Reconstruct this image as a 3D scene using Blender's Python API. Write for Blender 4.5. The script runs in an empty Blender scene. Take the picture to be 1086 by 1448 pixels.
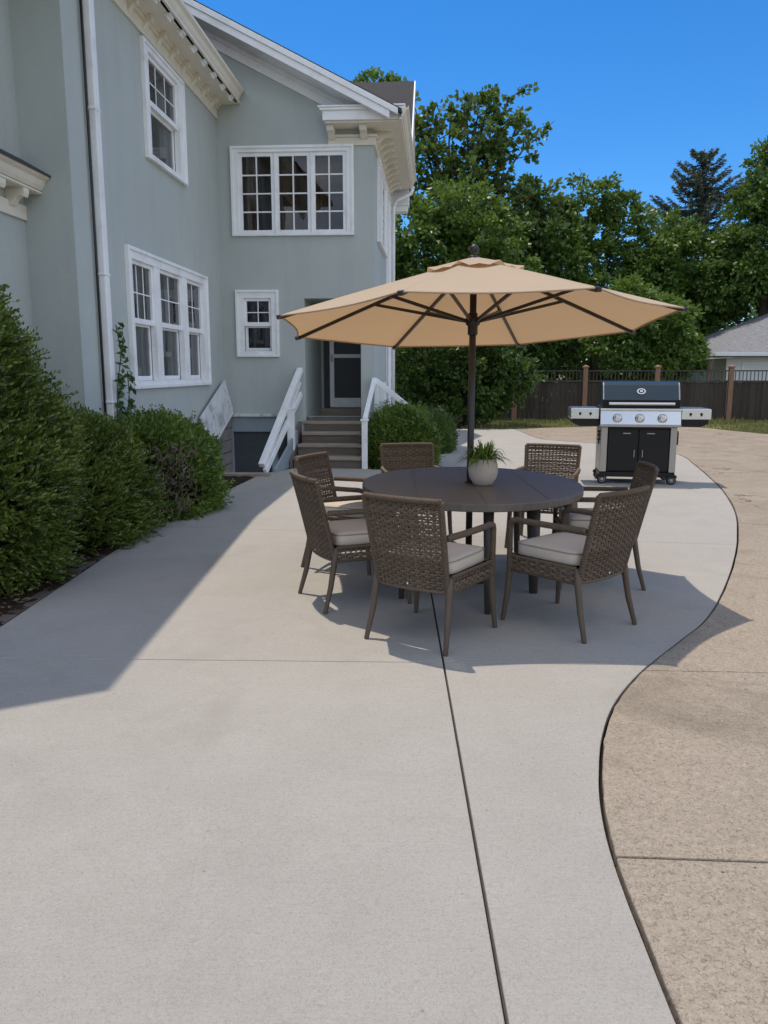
import bpy, bmesh, math, random
import numpy as np
from mathutils import Vector, Matrix
random.seed(7)
rng = np.random.default_rng(11)
R = math.radians
S = bpy.context.scene
COL = S.collection

# ------------------------------------------------------------------ helpers
class MB:
    """collects shapes and links them as ONE mesh object"""
    def __init__(self, xf=None):
        self.v = []; self.f = []; self.xf = xf
    def add(self, pts, faces):
        o = len(self.v)
        self.v += [tuple(self.xf(*p)) if self.xf else tuple(p) for p in pts]
        self.f += [tuple(i + o for i in fc) for fc in faces]
    def box(self, x0, x1, y0, y1, z0, z1):
        p = [(x0,y0,z0),(x1,y0,z0),(x1,y1,z0),(x0,y1,z0),(x0,y0,z1),(x1,y0,z1),(x1,y1,z1),(x0,y1,z1)]
        self.hexa(p); return self
    def hexa(self, p):
        self.add(p, [(0,3,2,1),(4,5,6,7),(0,1,5,4),(1,2,6,5),(2,3,7,6),(3,0,4,7)]); return self
    def quad(self, a, b, c, d):
        self.add([a,b,c,d], [(0,1,2,3)]); return self
    def poly(self, pts):
        self.add(pts, [tuple(range(len(pts)))]); return self
    def prism(self, pts2, fn, a, b):
        """extrude a 2-D outline between a and b; fn(u, v, w) -> 3-D"""
        n = len(pts2)
        p = [fn(u, v, a) for u, v in pts2] + [fn(u, v, b) for u, v in pts2]
        self.add(p, [tuple(range(n))[::-1], tuple(range(n, 2*n))] + [(i, (i+1) % n, n+(i+1) % n, n+i) for i in range(n)])
        return self
    def tube(self, pts, r, n=8, caps=True, flat=None):
        pts = [Vector(p) for p in pts]; m = len(pts)
        rs = list(r) if hasattr(r, '__len__') else [r]*m
        up = Vector((0,0,1)); out = []
        t = (pts[1]-pts[0]).normalized()
        if abs(t.dot(up)) > .95: up = Vector((1,0,0))
        s = t.cross(up).normalized()
        for i in range(m):
            t = (pts[min(i+1, m-1)] - pts[max(i-1, 0)]).normalized()
            s = (s - t*s.dot(t)).normalized(); q = t.cross(s)
            for k in range(n):
                a = 2*math.pi*k/n
                fx = flat if flat else 1
                out.append(tuple(pts[i] + s*(math.cos(a)*rs[i]*fx) + q*(math.sin(a)*rs[i])))
        fs = [(i*n+k, i*n+(k+1) % n, (i+1)*n+(k+1) % n, (i+1)*n+k) for i in range(m-1) for k in range(n)]
        if caps: fs += [tuple(range(n))[::-1], tuple((m-1)*n+k for k in range(n))]
        self.add(out, fs); return self
    def bar(self, a, b, w, h, up=(0,0,1)):
        """rectangular bar from a to b, w across, h along up"""
        a = Vector(a); b = Vector(b); t = (b-a).normalized(); up = Vector(up)
        s = t.cross(up).normalized(); q = s.cross(t).normalized()
        p = []
        for e in (a, b):
            p += [e - s*w/2 - q*h/2, e + s*w/2 - q*h/2, e + s*w/2 + q*h/2, e - s*w/2 + q*h/2]
        self.add([tuple(x) for x in p], [(0,1,2,3),(7,6,5,4),(0,4,5,1),(1,5,6,2),(2,6,7,3),(3,7,4,0)]); return self
    def lathe(self, prof, n=32, c=(0,0,0), axis='z'):
        p = []
        for r, z in prof:
            for k in range(n):
                a = 2*math.pi*k/n
                q = (r*math.cos(a), r*math.sin(a), z)
                if axis == 'y': q = (q[0], q[2], q[1])
                if axis == 'x': q = (q[2], q[0], q[1])
                p.append((c[0]+q[0], c[1]+q[1], c[2]+q[2]))
        m = len(prof)
        fs = [(i*n+k, i*n+(k+1) % n, (i+1)*n+(k+1) % n, (i+1)*n+k) for i in range(m-1) for k in range(n)]
        if prof[0][0] > 1e-5: fs.append(tuple(range(n))[::-1])
        if prof[-1][0] > 1e-5: fs.append(tuple((m-1)*n+k for k in range(n)))
        self.add(p, fs); return self
    def build(self, name, m, parent=None, smooth=False, bevel=0, normals=True, seg=2):
        me = bpy.data.meshes.new(name)
        me.from_pydata(self.v, [], self.f); me.update()
        if normals:
            bm = bmesh.new(); bm.from_mesh(me)
            bmesh.ops.recalc_face_normals(bm, faces=bm.faces); bm.to_mesh(me); bm.free()
        if smooth:
            me.polygons.foreach_set('use_smooth', [True]*len(me.polygons))
        if m: me.materials.append(m)
        o = bpy.data.objects.new(name, me); COL.objects.link(o)
        if parent: o.parent = parent
        if bevel:
            b = o.modifiers.new('bevel', 'BEVEL'); b.width = bevel; b.segments = seg; b.limit_method = 'ANGLE'; b.angle_limit = R(40)
        return o

def tag(o, label=None, cat=None, group=None, kind=None):
    if label: o['label'] = label
    if cat: o['category'] = cat
    if group: o['group'] = group
    if kind: o['kind'] = kind
    return o
def empty(name, loc=(0,0,0), rz=0):
    o = bpy.data.objects.new(name, None); COL.objects.link(o)
    o.location = loc; o.rotation_euler = (0,0,rz); o.empty_display_size = .2
    return o
def copy_tree(o, parent=None):
    c = o.copy(); COL.objects.link(c)
    if parent: c.parent = parent
    for ch in [x for x in bpy.data.objects if x.parent == o]: copy_tree(ch, c)
    return c
def quads(name, V, m, parent=None):
    """V: (N,4,3) array -> one mesh of N loose quads"""
    V = np.ascontiguousarray(V, dtype=np.float32); n = len(V)
    me = bpy.data.meshes.new(name)
    me.vertices.add(4*n); me.loops.add(4*n); me.polygons.add(n)
    me.vertices.foreach_set('co', V.reshape(-1))
    me.loops.foreach_set('vertex_index', np.arange(4*n, dtype=np.int32))
    me.polygons.foreach_set('loop_start', np.arange(0, 4*n, 4, dtype=np.int32))
    me.polygons.foreach_set('loop_total', np.full(n, 4, dtype=np.int32))
    me.update(calc_edges=True); me.validate()
    me.materials.append(m)
    o = bpy.data.objects.new(name, me); COL.objects.link(o)
    if parent: o.parent = parent
    return o
def unit(a): return a/np.maximum(np.linalg.norm(a, axis=-1, keepdims=True), 1e-9)
def rdir(n): return unit(rng.normal(size=(n,3)))
def leaves(c, d, L, W, fold=.15):
    """leaf quads centred at c pointing along d"""
    n = len(c); d = unit(d)
    s = unit(np.cross(d, rdir(n))); q = np.cross(s, d)
    L = np.broadcast_to(np.asarray(L, float), (n,))[:,None]; W = np.broadcast_to(np.asarray(W, float), (n,))[:,None]
    V = np.empty((n,4,3))
    V[:,0] = c - d*L*.5; V[:,2] = c + d*L*.5
    V[:,1] = c + s*W*.5 + q*W*fold + d*L*.06; V[:,3] = c - s*W*.5 + q*W*fold + d*L*.06
    return V

# ------------------------------------------------------------------ materials
def nt(name):
    m = bpy.data.materials.new(name); m.use_nodes = True
    t = m.node_tree; t.nodes.clear()
    return m, t, t.nodes.new('ShaderNodeOutputMaterial')
def N(t, kind, **kw):
    n = t.nodes.new('ShaderNode'+kind)
    for k, v in kw.items():
        if k in n.inputs: n.inputs[k].default_value = v
        else: setattr(n, k, v)
    return n
def c4(c): return (c[0], c[1], c[2], 1)
def mixc(t, fac, a, b, mode='MIX'):
    n = t.nodes.new('ShaderNodeMix'); n.data_type = 'RGBA'; n.blend_type = mode
    for s, val in ((0, fac), (6, a), (7, b)):
        if isinstance(val, bpy.types.NodeSocket): t.links.new(val, n.inputs[s])
        elif s == 0: n.inputs[0].default_value = val
        else: n.inputs[s].default_value = c4(val)
    return n.outputs[2]
def noise(t, vec, scale, detail=4, rough=.55, dist=0):
    n = N(t, 'TexNoise'); n.inputs['Scale'].default_value = scale; n.inputs['Detail'].default_value = detail
    n.inputs['Roughness'].default_value = rough; n.inputs['Distortion'].default_value = dist
    t.links.new(vec, n.inputs['Vector']); return n.outputs['Fac']
def ramp(t, fac, a, b):
    n = N(t, 'MapRange'); n.inputs['From Min'].default_value = a; n.inputs['From Max'].default_value = b
    t.links.new(fac, n.inputs['Value']); return n.outputs['Result']
def ocoord(t, scale=None):
    tc = N(t, 'TexCoord'); v = tc.outputs['Object']
    if scale:
        mp = N(t, 'Mapping'); mp.inputs['Scale'].default_value = scale
        t.links.new(v, mp.inputs['Vector']); v = mp.outputs['Vector']
    return v
def bumpn(t, h, strength, dist=.01):
    b = N(t, 'Bump'); b.inputs['Strength'].default_value = strength; b.inputs['Distance'].default_value = dist
    t.links.new(h, b.inputs['Height']); return b.outputs['Normal']
def mat(name, base, rough=.6, var=.12, scale=4, fine=60, bump=.15, metallic=0, spec=.5, island=0, stretch=None, dirt=None, dirtamt=0, bdist=.004):
    m, t, out = nt(name); v = ocoord(t, stretch)
    p = N(t, 'BsdfPrincipled'); p.inputs['Roughness'].default_value = rough; p.inputs['Metallic'].default_value = metallic
    p.inputs['Specular IOR Level'].default_value = spec
    lo = [x*(1-var) for x in base]; hi = [min(1, x*(1+var)) for x in base]
    a = ramp(t, noise(t, v, scale, 5), .3, .7); f = noise(t, v, fine, 3)
    c = mixc(t, a, lo, hi)
    c = mixc(t, ramp(t, f, .3, .7), c, mixc(t, .5, c, hi), 'MIX')
    if dirt:
        d = ramp(t, noise(t, v, scale*.7, 6, .65, .4), .52, .72)
        mm = N(t, 'Math', operation='MULTIPLY'); t.links.new(d, mm.inputs[0]); mm.inputs[1].default_value = dirtamt
        c = mixc(t, mm.outputs[0], c, dirt)
    if island:
        g = N(t, 'NewGeometry')
        r = ramp(t, g.outputs['Random Per Island'], 0, 1)
        mm = N(t, 'Math', operation='MULTIPLY'); t.links.new(r, mm.inputs[0]); mm.inputs[1].default_value = island
        c = mixc(t, mm.outputs[0], c, [x*.3 for x in base])
    t.links.new(c, p.inputs['Base Color'])
    if bump: t.links.new(bumpn(t, f, bump, bdist), p.inputs['Normal'])
    t.links.new(p.outputs[0], out.inputs[0]); return m
def leafmat(name, a, b, c=None, trans=.35, rough=.38, nscale=.8, spec=.5):
    m, t, out = nt(name); v = ocoord(t)
    g = N(t, 'NewGeometry')
    n1 = ramp(t, noise(t, v, nscale, 3), .35, .65)
    col = mixc(t, g.outputs['Random Per Island'], a, b)
    if c: 
        mm = N(t, 'Math', operation='MULTIPLY'); t.links.new(n1, mm.inputs[0]); mm.inputs[1].default_value = .7
        col = mixc(t, mm.outputs[0], col, c)
    p = N(t, 'BsdfPrincipled'); p.inputs['Roughness'].default_value = rough; p.inputs['Specular IOR Level'].default_value = spec
    tr = N(t, 'BsdfTranslucent'); ms = N(t, 'MixShader'); ms.inputs[0].default_value = trans
    t.links.new(col, p.inputs['Base Color'])
    tc = mixc(t, .5, col, (.22,.30,.035)); t.links.new(tc, tr.inputs['Color'])
    t.links.new(p.outputs[0], ms.inputs[1]); t.links.new(tr.outputs[0], ms.inputs[2])
    t.links.new(ms.outputs[0], out.inputs[0]); return m

def concrete(name, base, warm, speck, bumpamt, fine=180, worm=.3, wscale=70, stain=.3):
    m, t, out = nt(name); v = ocoord(t)
    p = N(t, 'BsdfPrincipled'); p.inputs['Roughness'].default_value = .88; p.inputs['Specular IOR Level'].default_value = .2
    def mul(a, k):
        n = N(t, 'Math', operation='MULTIPLY'); t.links.new(a, n.inputs[0]); n.inputs[1].default_value = k; return n.outputs[0]
    big = ramp(t, noise(t, v, .55, 5, .65, .4), .3, .7); mid = ramp(t, noise(t, v, 2.6, 7, .7, .3), .32, .68)
    sm = noise(t, v, fine, 4, .75)
    c = mixc(t, big, [x*.92 for x in base], [x*1.06 for x in base])
    c = mixc(t, .45, c, mixc(t, mid, warm, [x*1.1 for x in base]))
    # squiggly brushed aggregate: ridges of a distorted noise
    w = noise(t, v, wscale, 3, .6, 1.6)
    rd = N(t, 'Math', operation='ABSOLUTE'); sb = N(t, 'Math', operation='SUBTRACT'); t.links.new(w, sb.inputs[0]); sb.inputs[1].default_value = .5; t.links.new(sb.outputs[0], rd.inputs[0])
    ridge = ramp(t, rd.outputs[0], .10, .0)
    c = mixc(t, mul(ramp(t, w, .40, .62), worm), c, [x*.55 for x in base]); c = mixc(t, mul(ridge, worm*.8), c, [min(.8,x*1.45) for x in base])
    c = mixc(t, mul(ramp(t, noise(t, v, fine*.5, 5, .8), .35, .65), worm*.55), c, [x*.62 for x in warm])
    br = noise(t, ocoord(t, (5,150,1)), 1.0, 4, .7)
    c = mixc(t, mul(ramp(t, br, .35, .68), .16), c, [x*.55 for x in base])
    st = ramp(t, noise(t, v, .9, 8, .7, 1.0), .53, .72)
    c = mixc(t, mul(st, stain), c, [x*.66 for x in warm])
    st2 = ramp(t, noise(t, v, 4.5, 6, .7, .6), .60, .70)
    c = mixc(t, mul(st2, stain*.45), c, [x*.6 for x in warm])
    sp = ramp(t, sm, .63, .72)
    c = mixc(t, mul(sp, speck), c, [x*.35 for x in warm])
    # scattered dark pits
    vo = N(t, 'TexVoronoi'); vo.inputs['Scale'].default_value = 9; t.links.new(v, vo.inputs['Vector'])
    c = mixc(t, mul(ramp(t, vo.outputs['Distance'], .055, .03), speck), c, [x*.3 for x in warm])
    t.links.new(c, p.inputs['Base Color'])
    ad = N(t, 'Math', operation='ADD'); t.links.new(sm, ad.inputs[0]); t.links.new(w, ad.inputs[1])
    t.links.new(bumpn(t, ad.outputs[0], bumpamt, .004), p.inputs['Normal'])
    t.links.new(p.outputs[0], out.inputs[0]); return m, t, p, c, v

M = {}
M['concrete'] = concrete('pale broomed concrete', (.425,.394,.352), (.365,.33,.288), .45, .8, 180, .36, 105, .24)[0]
def tan_mat():
    m, t, p, c, v = concrete('worn tan concrete', (.41,.342,.265), (.225,.178,.13), .9, 1.0, 110, .75, 58, .7)
    # a few wandering cracks
    vo = N(t, 'TexVoronoi'); vo.feature = 'DISTANCE_TO_EDGE'; vo.inputs['Scale'].default_value = .42
    nn = N(t, 'TexNoise'); nn.inputs['Scale'].default_value = 2.2; nn.inputs['Detail'].default_value = 5
    t.links.new(v, nn.inputs['Vector'])
    va = N(t, 'VectorMath', operation='MULTIPLY_ADD'); t.links.new(nn.outputs['Color'], va.inputs[0]); va.inputs[1].default_value = (.9,.9,0); t.links.new(v, va.inputs[2])
    t.links.new(va.outputs[0], vo.inputs['Vector'])
    cr = ramp(t, vo.outputs['Distance'], .006, .001)
    sep = N(t, 'SeparateXYZ'); t.links.new(v, sep.inputs[0])
    far = ramp(t, sep.outputs['Y'], 6.5, 9)
    k = N(t, 'Math', operation='MULTIPLY'); t.links.new(cr, k.inputs[0]); t.links.new(far, k.inputs[1])
    fs = N(t, 'Math', operation='MULTIPLY'); t.links.new(ramp(t, noise(t, v, .8, 8, .72, 1.2), .42, .62), fs.inputs[0]); t.links.new(far, fs.inputs[1])
    f2 = N(t, 'Math', operation='MULTIPLY'); t.links.new(fs.outputs[0], f2.inputs[0]); f2.inputs[1].default_value = .55
    c = mixc(t, f2.outputs[0], c, (.235,.175,.125))
    c2 = mixc(t, k.outputs[0], c, (.10,.07,.05))
    t.links.new(c2, p.inputs['Base Color'])
    return m
M['tan'] = tan_mat()
M['mulch'] = mat('dark mulch', (.045,.03,.022), .95, .5, 9, 90, 1.0, spec=.1, bdist=.02)
M['joint'] = mat('dark joint soil', (.02,.016,.013), .95, .3, 20, 90, .5, spec=.1)
M['lawn'] = mat('lawn soil', (.11,.12,.045), .95, .35, .6, 40, .8, spec=.1, dirt=(.2,.15,.09), dirtamt=.8)
def stucco():
    m, t, out = nt('blue grey stucco'); v = ocoord(t); vz = ocoord(t, (1,1,.12))
    p = N(t, 'BsdfPrincipled'); p.inputs['Roughness'].default_value = .85; p.inputs['Specular IOR Level'].default_value = .2
    b = (.445,.485,.468)
    c = mixc(t, ramp(t, noise(t, v, .7, 6, .65, .4), .3, .7), [x*.92 for x in b], [x*1.06 for x in b])
    st = N(t, 'Math', operation='MULTIPLY'); t.links.new(ramp(t, noise(t, vz, 3.2, 6, .65, .2), .48, .75), st.inputs[0]); st.inputs[1].default_value = .30
    c = mixc(t, st.outputs[0], c, (.30,.325,.315))
    pa = N(t, 'Math', operation='MULTIPLY'); t.links.new(ramp(t, noise(t, v, 2.3, 7, .7, .5), .55, .7), pa.inputs[0]); pa.inputs[1].default_value = .22
    c = mixc(t, pa.outputs[0], c, (.45,.47,.455))
    f = noise(t, v, 55, 5, .7)
    c = mixc(t, .22, c, mixc(t, ramp(t, f, .3, .7), [x*.72 for x in b], [x*1.2 for x in b]))
    t.links.new(c, p.inputs['Base Color']); t.links.new(bumpn(t, f, .5, .006), p.inputs['Normal'])
    t.links.new(p.outputs[0], out.inputs[0]); return m
M['stucco'] = stucco()
M['trim'] = mat('white painted trim', (.82,.83,.84), .5, .06, 4, 45, .15, dirt=(.55,.54,.52), dirtamt=.5)
M['cream'] = mat('cream painted eave', (.72,.68,.58), .55, .05, 5, 60, .08, dirt=(.58,.53,.44), dirtamt=.35)
M['peel'] = mat('peeling white paint', (.62,.64,.65), .6, .08, 6, 60, .2, dirt=(.10,.09,.08), dirtamt=.9)
M['shingle'] = mat('grey shingles', (.055,.053,.053), .9, .25, 14, 70, .6, stretch=(1,1,4), spec=.2)
M['roofedge'] = mat('dark roof edge', (.04,.04,.042), .8, .2, 8, 60, .3)
M['graywood'] = mat('weathered grey step wood', (.30,.25,.205), .8, .25, 6, 50, .4, stretch=(.6,8,8), dirt=(.12,.10,.085), dirtamt=.6)
M['riser'] = mat('weathered brown riser wood', (.13,.105,.085), .85, .25, 6, 50, .4, stretch=(.6,8,8), dirt=(.08,.065,.055), dirtamt=.6)
M['cellarwood'] = mat('blue grey painted cellar frame', (.24,.29,.33), .7, .12, 6, 60, .2)
M['cellardoor'] = mat('dark cellar door', (.045,.055,.065), .6, .15, 6, 60, .15)
M['room'] = mat('dim room', (.20,.17,.145), .9, .2, 1.5, 20, 0)
M['curtain'] = mat('pale curtain', (.42,.42,.41), .9, .08, 8, 60, 0)
M['brownroom'] = mat('brown curtain', (.20,.13,.08), .9, .25, 5, 60, 0)
M['black'] = mat('black metal', (.012,.012,.014), .35, .2, 10, 90, .05)
M['screen'] = mat('dark screen mesh', (.03,.034,.038), .5, .1, 10, 300, .1)
M['brick'] = mat('grey foundation stone', (.20,.19,.185), .9, .25, 7, 40, .8, bdist=.01)
M['oldbrick'] = mat('old edging brick', (.13,.10,.085), .9, .3, 9, 60, .6, island=.6)

def glass():
    m, t, out = nt('window glass')
    fr = N(t, 'Fresnel'); fr.inputs['IOR'].default_value = 1.6
    tr = N(t, 'BsdfTransparent'); tr.inputs[0].default_value = (.72,.76,.78,1)
    gl = N(t, 'BsdfGlossy'); gl.inputs['Roughness'].default_value = .02; gl.inputs['Color'].default_value = (.95,.97,1,1)
    v = ocoord(t); t.links.new(bumpn(t, noise(t, v, 2.2, 2), .06, .02), gl.inputs['Normal'])
    ms = N(t, 'MixShader'); t.links.new(fr.outputs[0], ms.inputs[0])
    t.links.new(tr.outputs[0], ms.inputs[1]); t.links.new(gl.outputs[0], ms.inputs[2])
    t.links.new(ms.outputs[0], out.inputs[0]); return m
M['glass'] = glass()
# furniture
M['wicker'] = mat('brown woven wicker', (.135,.095,.064), .55, .18, 30, 260, .3, island=.62, spec=.35, bdist=.0015)
M['wrap'] = mat('wrapped wicker edging', (.115,.08,.053), .55, .2, 40, 260, .3, spec=.35, bdist=.0015)
M['chairleg'] = mat('brown powder coated leg', (.095,.068,.047), .45, .12, 12, 120, .08, spec=.4)
M['cushion'] = mat('beige cushion cloth', (.56,.485,.40), .9, .04, 7, 500, .35, spec=.15, bdist=.001)
M['piping'] = mat('beige cushion piping', (.36,.30,.24), .9, .05, 10, 300, .2, spec=.15)
M['tabletop'] = mat('dark wood grain tabletop', (.125,.10,.08), .46, .25, 7, 40, .12, stretch=(1.2,14,1), spec=.5)
M['tableleg'] = mat('dark table leg', (.06,.05,.043), .5, .15, 10, 90, .1)
M['pole'] = mat('bronze umbrella pole', (.028,.022,.018), .4, .15, 12, 90, .05)
M['pot'] = mat('cream stoneware pot', (.50,.42,.35), .75, .1, 10, 120, .25, spec=.3, dirt=(.36,.28,.21), dirtamt=.5)
M['steel'] = mat('brushed stainless steel', (.66,.66,.66), .26, .05, 6, 60, .04, metallic=1, stretch=(1,12,30))
M['steelwarm'] = mat('matte stainless leg trim', (.34,.325,.31), .38, .06, 6, 60, .05, metallic=.85, stretch=(20,20,1))
M['lid'] = mat('slate blue enamel lid', (.018,.034,.052), .25, .08, 4, 60, .02)
M['cab'] = mat('black enamel cabinet', (.006,.006,.007), .45, .1, 6, 90, .03, spec=.3)
M['rubber'] = mat('black caster rubber', (.015,.015,.015), .7, .1, 20, 90, .1)
M['hub'] = mat('grey caster hub', (.35,.35,.35), .4, .1, 20, 90, .1, metallic=.6)
M['fence'] = mat('dark weathered fence board', (.068,.054,.044), .85, .35, 5, 60, .5, stretch=(10,10,.8), island=.45, spec=.2, dirt=(.115,.092,.074), dirtamt=.5)
M['fencepost'] = mat('red brown fence post', (.25,.135,.085), .8, .2, 5, 60, .4, stretch=(8,8,1), dirt=(.10,.06,.04), dirtamt=.5)
M['fencerail'] = mat('dark fence rail', (.055,.045,.04), .8, .2, 6, 60, .3, dirt=(.14,.12,.10), dirtamt=.6)
M['garage'] = mat('white painted garage', (.72,.73,.74), .6, .04, 2, 60, .1)
M['garageroof'] = mat('light grey shingle roof', (.215,.21,.215), .9, .4, 5, 18, 1.0, stretch=(1.5,1.5,7), bdist=.03)
M['bark'] = mat('brown bark', (.075,.058,.045), .9, .3, 6, 40, .8, spec=.15, bdist=.02)
M['twig'] = mat('dry twig', (.16,.125,.09), .9, .3, 12, 60, .4, spec=.15, island=.5)
def fabric():
    m, t, out = nt('tan umbrella canvas'); v = ocoord(t)
    n = noise(t, v, 3, 4); f = noise(t, v, 420, 2)
    c = mixc(t, n, (.565,.455,.335), (.63,.505,.375))
    d = N(t, 'BsdfDiffuse'); tr = N(t, 'BsdfTranslucent'); ms = N(t, 'MixShader'); ms.inputs[0].default_value = .34
    t.links.new(c, d.inputs['Color']); tr.inputs['Color'].default_value = (.60,.37,.185,1)
    nn = bumpn(t, f, .2, .001); t.links.new(nn, d.inputs['Normal'])
    t.links.new(d.outputs[0], ms.inputs[1]); t.links.new(tr.outputs[0], ms.inputs[2]); t.links.new(ms.outputs[0], out.inputs[0])
    return m
M['canvas'] = fabric()
M['yew'] = leafmat('yew needles', (.008,.020,.006), (.135,.20,.032), (.17,.225,.038), .2, .32, 3.0)
M['boxleaf'] = leafmat('small hedge leaves', (.014,.042,.009), (.15,.245,.038), (.18,.26,.042), .3, .45, 2.2)
M['dark'] = leafmat('dark glossy leaves', (.014,.042,.012), (.085,.16,.032), (.11,.18,.036), .3, .4, .5)
M['mid'] = leafmat('mid green tree leaves', (.012,.042,.011), (.125,.225,.042), (.155,.245,.045), .30, .45, .45)
M['light'] = leafmat('light green tree leaves', (.014,.05,.012), (.15,.26,.044), (.175,.275,.046), .33, .45, .5)
M['sparse'] = leafmat('olive green tree leaves', (.016,.045,.013), (.13,.215,.045), (.165,.235,.05), .32, .45, .6)
M['needle'] = leafmat('blue green spruce needles', (.035,.055,.042), (.085,.11,.08), (.11,.11,.075), .12, .6, .8)
M['potleaf'] = leafmat('bright pot plant blades', (.06,.13,.02), (.13,.23,.04), (.17,.27,.05), .35, .4, 20)
M['grass'] = leafmat('lawn blades', (.09,.12,.03), (.24,.23,.08), (.36,.29,.15), .3, .6, .8, .15)
M['vine'] = leafmat('vine leaves', (.03,.07,.015), (.07,.12,.03), None, .3, .45, 2)

# ------------------------------------------------------------------ camera, light, sky
cam = bpy.data.cameras.new('camera'); co = bpy.data.objects.new('camera', cam); COL.objects.link(co)
co.location = (0,0,1.55); co.rotation_euler = (R(80),0,0)
cam.sensor_fit = 'VERTICAL'; cam.sensor_height = 36; cam.lens = 1130/1448*36; cam.clip_start = .05; cam.clip_end = 3000
S.camera = co
SUN = Vector((-.185,.25,1)).normalized()
sl = bpy.data.lights.new('sun', 'SUN'); sl.energy = 2.7; sl.angle = R(.53); sl.color = (1,.91,.78)
so = bpy.data.objects.new('sun', sl); COL.objects.link(so); so.location = (-10,10,40)
so.rotation_euler = SUN.to_track_quat('Z','Y').to_euler()
w = bpy.data.worlds.new('World'); S.world = w; w.use_nodes = True
wt = w.node_tree; wt.nodes.clear()
sk = wt.nodes.new('ShaderNodeTexSky'); sk.sky_type = 'NISHITA'; sk.sun_disc = False
sk.sun_elevation = math.asin(SUN.z); sk.sun_rotation = math.atan2(SUN.x, SUN.y)
sk.air_density = 1.0; sk.dust_density = 0.0; sk.ozone_density = 10.0; sk.altitude = 800
bg = wt.nodes.new('ShaderNodeBackground'); bg.inputs[1].default_value = .15
wo = wt.nodes.new('ShaderNodeOutputWorld')
hs = wt.nodes.new('ShaderNodeHueSaturation'); hs.inputs['Saturation'].default_value = 1.2; hs.inputs['Value'].default_value = .88
wt.links.new(sk.outputs[0], hs.inputs['Color'])
# unseen white cloud bank added behind the photographer as neutral fill for the shade
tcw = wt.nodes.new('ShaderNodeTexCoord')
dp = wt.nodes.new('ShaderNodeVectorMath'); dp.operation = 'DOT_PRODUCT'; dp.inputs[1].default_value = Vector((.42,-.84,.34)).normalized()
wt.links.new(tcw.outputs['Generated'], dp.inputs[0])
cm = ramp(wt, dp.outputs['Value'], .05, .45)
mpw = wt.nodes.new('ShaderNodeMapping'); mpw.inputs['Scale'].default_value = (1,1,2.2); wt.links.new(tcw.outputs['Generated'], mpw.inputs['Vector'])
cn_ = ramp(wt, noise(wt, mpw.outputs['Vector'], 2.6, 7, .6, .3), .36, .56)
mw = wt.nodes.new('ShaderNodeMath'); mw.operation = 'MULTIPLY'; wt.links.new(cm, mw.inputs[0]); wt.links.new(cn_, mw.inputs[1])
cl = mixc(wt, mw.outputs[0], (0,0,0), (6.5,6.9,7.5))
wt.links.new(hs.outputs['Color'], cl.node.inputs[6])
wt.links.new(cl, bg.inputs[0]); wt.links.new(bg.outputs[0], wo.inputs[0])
vs = S.view_settings; vs.view_transform = 'Standard'; vs.look = 'None'; vs.gamma = 1; vs.exposure = 0.32
S.cycles.max_bounces = 8; S.cycles.transparent_max_bounces = 12; S.cycles.use_denoising = True
S.cycles.sample_clamp_indirect = 6

HA = R(3.74)                       # the house stands slightly turned
HO = Vector((-2.7355,13.9047,0))   # inside corner of the house
def h2w(x, y, z=0):
    return Vector((HO.x + x*math.cos(HA) + y*math.sin(HA), HO.y - x*math.sin(HA) + y*math.cos(HA), z))

# ------------------------------------------------------------------ ground
# curved outer edge of the patio, near to far
EDGE = [(.74,-1.5),(.70,.6),(.70,1.4),(.712,1.9),(.735,2.32),(.775,2.62),(.84,2.9),(.945,3.24),(1.10,3.59),(1.36,4.0),(1.75,4.5),(2.02,4.85),(2.36,5.42),(2.86,6.38),(3.36,7.45),(3.92,8.8),(4.45,10.4),(4.88,12.0),(5.22,13.4),(5.5,14.6),(5.55,15.6),(5.2,16.6),(4.6,17.4),(3.9,18.1),(3.6,18.9),(3.55,21.8)]
def smooth(pts, k=6):
    out = []
    P = [Vector((p[0],p[1],0)) for p in pts]; P = [P[0]*2-P[1]] + P + [P[-1]*2-P[-2]]
    for i in range(1, len(P)-2):
        a, b, c, d = P[i-1:i+3]
        for j in range(k):
            t = j/k
            q = .5*((2*b) + (c-a)*t + (2*a-5*b+4*c-d)*t*t + (3*b-a-3*c+d)*t**3)
            out.append((q.x, q.y))
    out.append((P[-2].x, P[-2].y)); return out
EC = smooth(EDGE)
def offset(pts, d):
    out = []
    for i, p in enumerate(pts):
        a = pts[max(i-1,0)]; b = pts[min(i+1,len(pts)-1)]
        dx, dy = b[0]-a[0], b[1]-a[1]; l = math.hypot(dx,dy)
        # wobble the worn tan edge a little
        out.append((p[0]+dy/l*d, p[1]-dx/l*d))
    return out
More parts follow.
